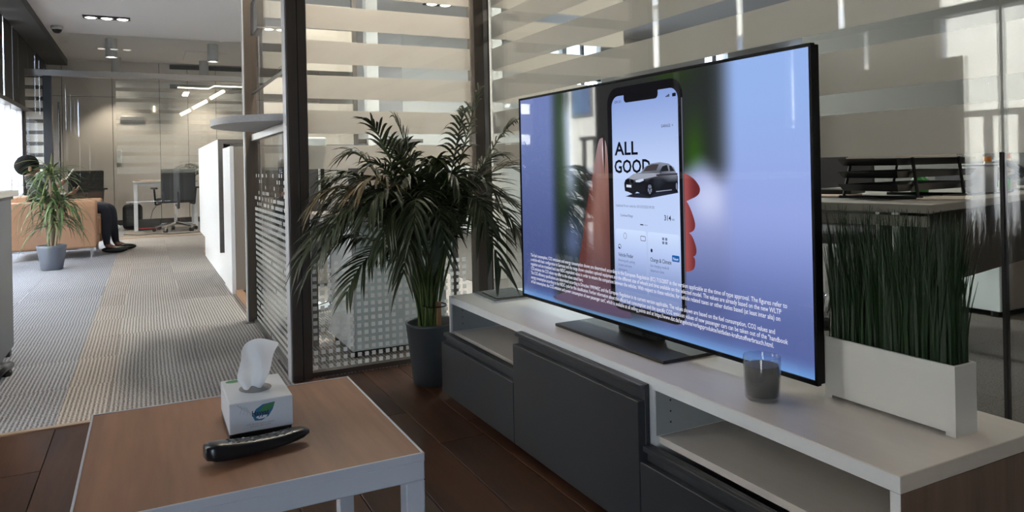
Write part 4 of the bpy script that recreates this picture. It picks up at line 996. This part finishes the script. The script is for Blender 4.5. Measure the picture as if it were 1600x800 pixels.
def office_chair(name, label, loc, rz, fabric):
    t = thing(name, label, 'chair', loc, rz, 'black office chairs in the far room')
    part(t, 'seat', box(BM(), -.24, .24, -.24, .25, .43, .50, .03, 3), MT[fabric], world=False)
    b = BM(); box(b, -.235, .235, -.025, .025, 0, .48, .02, 3); bmesh.ops.transform(b, matrix=Matrix.Translation((0, -.25, .46)) @ Matrix.Rotation(.10, 4, 'X'), verts=b.verts[:]); part(t, 'backrest', b, MT[fabric], world=False)
    b = BM(); bar(b, (0, -.26, .36), (0, -.29, .60), .018); bar(b, (0, -.26, .36), (0, 0, .40), .02); part(t, 'back_stem', b, MT['gun'], world=False)
    for s in (-1, 1):
        b = BM(); bar(b, (s * .27, .02, .40), (s * .29, 0, .64), .014); bar(b, (s * .20, .02, .42), (s * .27, .02, .40), .013); a = part(t, 'armrest', b, MT['black'], world=False)
        obj('arm_pad', box(BM(), s * .29 - .035, s * .29 + .035, -.12, .14, .64, .665, .008), MT['black'], a)
    b = BM(); bar(b, (0, 0, .10), (0, 0, .43), .025); part(t, 'gas_lift', b, MT['chrome'], world=False)
    for k in range(5):
        a = 2 * PI * k / 5 + .3; c, s = math.cos(a), math.sin(a)
        b = BM(); tube(b, [(c * .03, s * .03, .115), (c * .15, s * .15, .10), (c * .30, s * .30, .075)], [.026, .02, .014], 6); sp_ = part(t, 'base_spoke', b, MT['chrome'], world=False)
        b = BM(); bar(b, (c * .30 - s * .022, s * .30 + c * .022, .03), (c * .30 + s * .022, s * .30 - c * .022, .03), .03, 12); obj('caster', b, MT['black'], sp_)
    return t
office_chair('office_chair', 'black office chair with chrome base at the far desk, back toward the viewer', (.39, 12.0, 0), .12, 'meshb')
office_chair('office_chair', 'black office chair behind the armchair with a T shaped armrest', (-.88, 12.9, 0), .25, 'fabric')
office_chair('office_chair', 'dark office chair under the cubicle desk behind the dotted glass', (.92, 4.05, 0), PI, 'meshb')
bpy.data.objects['office_chair.002']['group'] = 'chairs seen through glass'; 

# ================================================================== FAR ROOM
t = thing('far_desk', 'white topped desk with pale legs in the far room', 'desk', (.5, 12.7, 0))
part(t, 'desk_top', box(BM(), -.185, .72, 12.28, 13.05, .73, .758, .003), MT['deskw'])
for x, y in ((-.175, 12.29), (-.175, 12.98), (.66, 12.29), (.66, 12.98)): part(t, 'leg', box(BM(), x, x + .055, y, y + .05, 0, .73, .003), MT['whitem'])
part(t, 'rail', box(BM(), -.175, .70, 12.30, 12.34, .69, .73), MT['whitem'])
for i, (x, y, a, m, lab) in enumerate(((-.02, 12.5, .2, 'paperp', 'pinkish sheet left on the far desk'), (.24, 12.6, -.1, 'paper', 'white papers in the middle of the far desk'))):
    b = BM()
    for k in range(4): obox(b, (R.uniform(-.01, .01), R.uniform(-.01, .01), .002 + .0045 * k), (.21, .29, .004), R.uniform(-.2, .2))
    t = tag(obj('paper_stack', b, MT[m]), lab, 'papers'); t.location = (x, y, .7585); t.rotation_euler.z = a
t = thing('backpack', 'rounded black backpack standing on the floor by the far desk leg', 'bag', (-.20, 12.8, 0))
b = BM(); box(b, -.14, .14, -.08, .08, 0, .40, .07, 4); part(t, 'bag_body', b, MT['fabric'], world=False, smooth=True)
b = BM(); box(b, -.10, .10, -.12, -.07, .04, .22, .03, 3); part(t, 'front_pocket', b, MT['fabric'], world=False, smooth=True)
b = BM(); tube(b, [(-.03, 0, .39), (-.025, 0, .425), (.025, 0, .425), (.03, 0, .39)], .006, 6); part(t, 'handle', b, MT['fabric'], world=False)
t = thing('laptop_bag', 'flat black laptop bag with a red stripe under the far desk', 'bag', (.03, 12.45, 0))
b = BM(); box(b, -.17, .17, -.06, .06, 0, .17, .03, 3); part(t, 'bag_body', b, MT['fabric'], world=False, smooth=True)
part(t, 'red_stripe', box(BM(), -.14, .12, -.064, -.058, .03, .045), MT['red'], world=False)
t = thing('plastic_bag', 'crumpled white plastic bag on the floor behind the far desk leg', 'bag', (-.43, 12.66, 0))
b = BM(); bmesh.ops.create_icosphere(b, subdivisions=2, radius=.06)
for v in b.verts: v.co *= R.uniform(.8, 1.15)
bmesh.ops.translate(b, vec=(0, 0, .055), verts=b.verts[:]); part(t, 'bag_body', b, MT['white'], world=False)
b = BM(); tube(b, [(-.30, 11.75, .004), (-.1, 11.5, .004), (.1, 11.6, .004), (.3, 11.42, .004), (.55, 11.45, .004), (.75, 11.55, .004)], .006, 6)
tag(obj('floor_cable', b, MT['cable']), 'black cable lying on the carpet before the far desk', 'cable')
b = BM(); tube(b, [(.28, 12.5, .72), (.24, 12.48, .55), (.15, 12.46, .40), (.08, 12.45, .30), (.05, 12.45, .17)], .005, 6)
tag(obj('desk_cable', b, MT['cable']), 'black cable hanging below the far desk', 'cable')
t = thing('potted_palm', 'small palm half hidden behind the reception counter by the office chair', 'plant', (1.05, 12.5, 0))
part(t, 'pot', lathe(BM(), [(0, 0), (.12, 0), (.16, .32), (.15, .32), (.14, .28), (0, .28)], n=24), MT['pot2'], world=False, smooth=True)
for i, (x, y, z, lf) in enumerate(((.42, 12.05, .94, .4), (.50, 12.1, .82, .45), (.62, 12.3, 1.0, .3), (1.2, 12.3, 1.1, .2), (1.35, 12.0, .9, .35), (.62, 11.95, .86, .5))):
    part(t, 'frond', frond_mesh((1.05, 12.5, .28), (x, y + .3, z), lf, 18, .24, .02, seed=50 + i), [MT['leaf'], MT['stem']])

# ================================================================== RIGHT OFFICE
def rot(p, a, c): return (c[0] + p[0] * math.cos(a) - p[1] * math.sin(a), c[1] + p[0] * math.sin(a) + p[1] * math.cos(a))
da = math.radians(-14 + 0)
dk = thing('office_desk', 'white topped office desk with grey modesty panel behind the grass planter', 'desk', (1.93, 1.245, 0), math.radians(12))
part(dk, 'desk_top', box(BM(), 0, 1.6, 0, .85, .715, .74, .003), MT['deskw'], world=False)
part(dk, 'edge_rail', box(BM(), .02, .04, .02, .83, .675, .705), MT['deskw'], world=False)
part(dk, 'modesty_panel', box(BM(), .03, 1.57, .03, .05, .50, .715), MT['deskf'], world=False)
for x, y in ((.04, .06), (1.53, .06), (.04, .78), (1.53, .78)): part(dk, 'leg', box(BM(), x, x + .04, y, y + .04, 0, .715), MT['gun'], world=False)
tr = thing('letter_tray', 'black three tier letter tray on the corner of the office desk', 'letter tray', (2.29, 1.56, .7405), math.radians(6))
def trayshape(z):
    b = BM(); L, W, hgt = .25, .105, .022
    pr = [(-L, -W), (L, -W), (L - .02, W), (-L + .02, W)]
    a = [b.verts.new((x * .92, y * .92, z)) for x, y in pr]; c = [b.verts.new((x, y, z + hgt)) for x, y in pr]; d = [b.verts.new((x * .985, y * .97, z + hgt)) for x, y in pr]; e = [b.verts.new((x * .91, y * .9, z + .003)) for x, y in pr]
    b.faces.new(a[::-1]); b.faces.new(e)
    for k in range(4):
        j = (k + 1) % 4; b.faces.new((a[k], a[j], c[j], c[k])); b.faces.new((c[k], c[j], d[j], d[k])); b.faces.new((d[k], d[j], e[j], e[k]))
    return b
for z in (.026, .068, .108): part(tr, 'tray', trayshape(z), MT['black'], world=False)
for x in (-.17, .12):
    for y in (-.11, .11):
        b = BM(); bar(b, (x + (.03 if y < 0 else -.02), y, .006), (x + (-.0 if y < 0 else .03), y, .132), .005, 6); part(tr, 'upright', b, MT['blackm'], world=False)
    b = BM(); bar(b, (x + .03, -.125, .005), (x - .02, .125, .005), .005, 6); part(tr, 'foot_bar', b, MT['blackm'], world=False)
t = tag(obj('paper_stack', box(box(BM(), -.22, .20, -.085, .08, 0, .004), -.20, .17, -.08, .085, .004, .008), MT['paper']), 'cream sheets lying in the top tier of the letter tray', 'papers'); t.location = (2.29, 1.56, .7405 + .1315); t.rotation_euler.z = math.radians(6)
t = thing('folder_stack', 'dark folder and loose sheets on the desk edge left of the letter tray', 'folder', (2.17, 1.80, .7405), .3)
part(t, 'sheet', box(BM(), -.12, .10, -.10, .10, 0, .006), MT['paperp'], world=False)
part(t, 'folder', box(BM(), .02, .16, -.09, .08, .006, .022, .003), MT['black'], world=False)
b = BM(); obox(b, (2.24, 1.40, .743), (.20, .14, .004), .5); tag(obj('loose_sheet', b, MT['paper']), 'loose sheet under the front of the letter tray', 'paper')
t = thing('storage_tub', 'grey cylinder tub on the desk right of the letter tray', 'tub', (2.68, 1.55, .7405))
part(t, 'body', lathe(BM(), [(0, 0), (.055, 0), (.058, .10), (.05, .10), (0, .02)], n=24), MT['lampbody'], world=False, smooth=True)
part(t, 'rim', lathe(BM(), [(.058, .096), (.061, .1), (.058, .104), (.052, .1)], n=24), MT['inkg'], world=False, smooth=True)
def bottle(label, loc, body, cap, h, r):
    t = thing('bottle', label, 'bottle', loc)
    part(t, 'body', lathe(BM(), [(0, 0), (r, 0), (r, h * .62), (r * .45, h * .8), (r * .4, h * .88), (0, h * .88)], n=16), MT[body], world=False, smooth=True)
    part(t, 'cap', lathe(BM(), [(0, h), (r * .5, h), (r * .5, h * .86), (0, h * .86)], n=12), MT[cap], world=False)
bottle('small bottle with an orange cap beside the grey tub', (2.86, 1.62, .7405), 'juice', 'orange', .13, .028)
bottle('squat green bottle behind the letter tray', (2.60, 1.72, .7405), 'greenp', 'greenp', .075, .03)
bottle('tiny green bottle before the desk phone', (2.86, 1.56, .7405), 'greenp', 'greenp', .06, .02)
bottle('bottle with a red top at the far right of the desk', (3.18, 1.72, .7405), 'juice', 'red', .14, .03)
t = thing('desk_phone', 'dark desk telephone with its handset at the right of the desk', 'telephone', (3.04, 1.62, .7405), .35)
b = BM(); obox(b, (0, 0, .045), (.20, .17, .022), 0, Matrix.Rotation(-.42, 3, 'X'), .005); part(t, 'base', b, MT['black'], world=False)
b = BM(); tube(b, [(-.11, -.05, .06), (-.11, 0, .10), (-.10, .06, .105)], [.02, .013, .02], 8); part(t, 'handset', b, MT['black'], world=False, smooth=True)
b = BM()
for i in range(3):
    for j in range(4): obox(b, (-.03 + .025 * i, -.05 + .022 * j, .047 + .012 - .0098 * (2 - j)), (.015, .012, .006))
part(t, 'keys', b, MT['inkg'], world=False)
b = BM(); tube(b, [(2.80, 1.50, .745), (2.70, 1.46, .745), (2.45, 1.44, .745), (2.32, 1.46, .745)], .004, 6); tag(obj('thick_cable', b, MT['cable']), 'thick black cable trailing along the office desk', 'cable')
b = BM(); tube(b, [(2.70, 1.385, .742), (2.74, 1.37, .70), (2.76, 1.36, .60), (2.73, 1.37, .5), (2.75, 1.37, .38), (2.74, 1.36, .2), (2.76, 1.36, .006)], .0035, 6); tag(obj('hanging_cable', b, MT['cable']), 'thin black cable hanging down the desk front', 'cable')
t = thing('drawer_pedestal', 'white drawer pedestal under the office desk at right', 'cabinet', (4.3, 2.5, 0))
part(t, 'carcass', box(BM(), 4.08, 4.5, 2.26, 2.75, .03, .50, .003), MT['pedestal'])
part(t, 'drawer', box(BM(), 4.095, 4.49, 2.242, 2.26, .04, .49, .003), MT['rec_grey'])
for x in (4.1, 4.46): part(t, 'caster', lathe(BM(), [(0, 0), (.02, 0), (.02, .03), (0, .03)], (x, 2.3, 0), 10), MT['black'])
t = thing('office_chair', 'black office chair behind the television and beside the office desk', 'chair', (3.35, 2.75, 0), 2.2)
src = bpy.data.objects['office_chair']
for ch in src.children:
    c = copy_tree(ch, t)
t = thing('storage_cabinet', 'low dark cabinet behind the office desk along the grey wall', 'cabinet', (4.9, 1.8, 0))
part(t, 'carcass', box(BM(), 4.7, 5.18, .6, 3.0, .05, .80, .004), MT['drawer'])
for k in range(3): part(t, 'door', box(BM(), 4.68, 4.698, .61 + .8 * k, 1.39 + .8 * k, .07, .78, .003), MT['drawer'])
part(t, 'plinth', box(BM(), 4.72, 5.18, .62, 2.98, 0, .05), MT['blackm'])

# ================================================================== OUTSIDE the left windows (seen through them and mirrored in the glass)
struct('ground_outside', box(BM(), -30, -1.52, -12, 40, -.5, -.15), MT['street'])
t = thing('apartment_building', 'sunlit cream building across the street outside the left windows', 'building', (-10, 8, -.15))
part(t, 'wall', box(BM(), -12, -9, -8, 36, -.15, 11), MT['facade'])
for j in range(9):
    for i in range(2):
        y = -5 + 4.2 * j; z = 2.2 + 3.2 * i
        w_ = part(t, 'window', box(BM(), -9.02, -8.96, y, y + 1.0, z, z + 1.5, .01), MT['shutter'])
        obj('pane', box(BM(), -8.965, -8.95, y + .08, y + .92, z + .08, z + 1.42), MT['winblue'], w_, base=t.location)
        if (i + j) % 2: part(t, 'air_conditioner', box(BM(), -9.0, -8.6, y + 1.2, y + 2.0, z + .9, z + 1.5, .03), MT['white'])
part(t, 'cornice', box(BM(), -9.0, -8.7, -8, 36, 4.9, 5.1), MT['facade2'])
part(t, 'plinth', box(BM(), -9.0, -8.9, -8, 36, -.15, .8), MT['facade2'])
tag(obj('hanging_board', box(BM(), -8.94, -8.8, 3.6, 4.7, 2.4, 3.6, .02), MT['yellow']), 'yellow board on the cream building mirrored in the right glass', 'board')
t = thing('street_fence', 'dark iron fence outside the left windows mirrored in the glass', 'fence', (-3.2, 4, -.15))
for k in range(36): part(t, 'bar', box(BM(), -3.22, -3.18, -1 + .26 * k, -.945 + .26 * k, -.15, 1.25), MT['fence'])
for z in (.1, 1.2): part(t, 'rail', box(BM(), -3.23, -3.17, -1, 8.2, z, z + .05), MT['fence'])
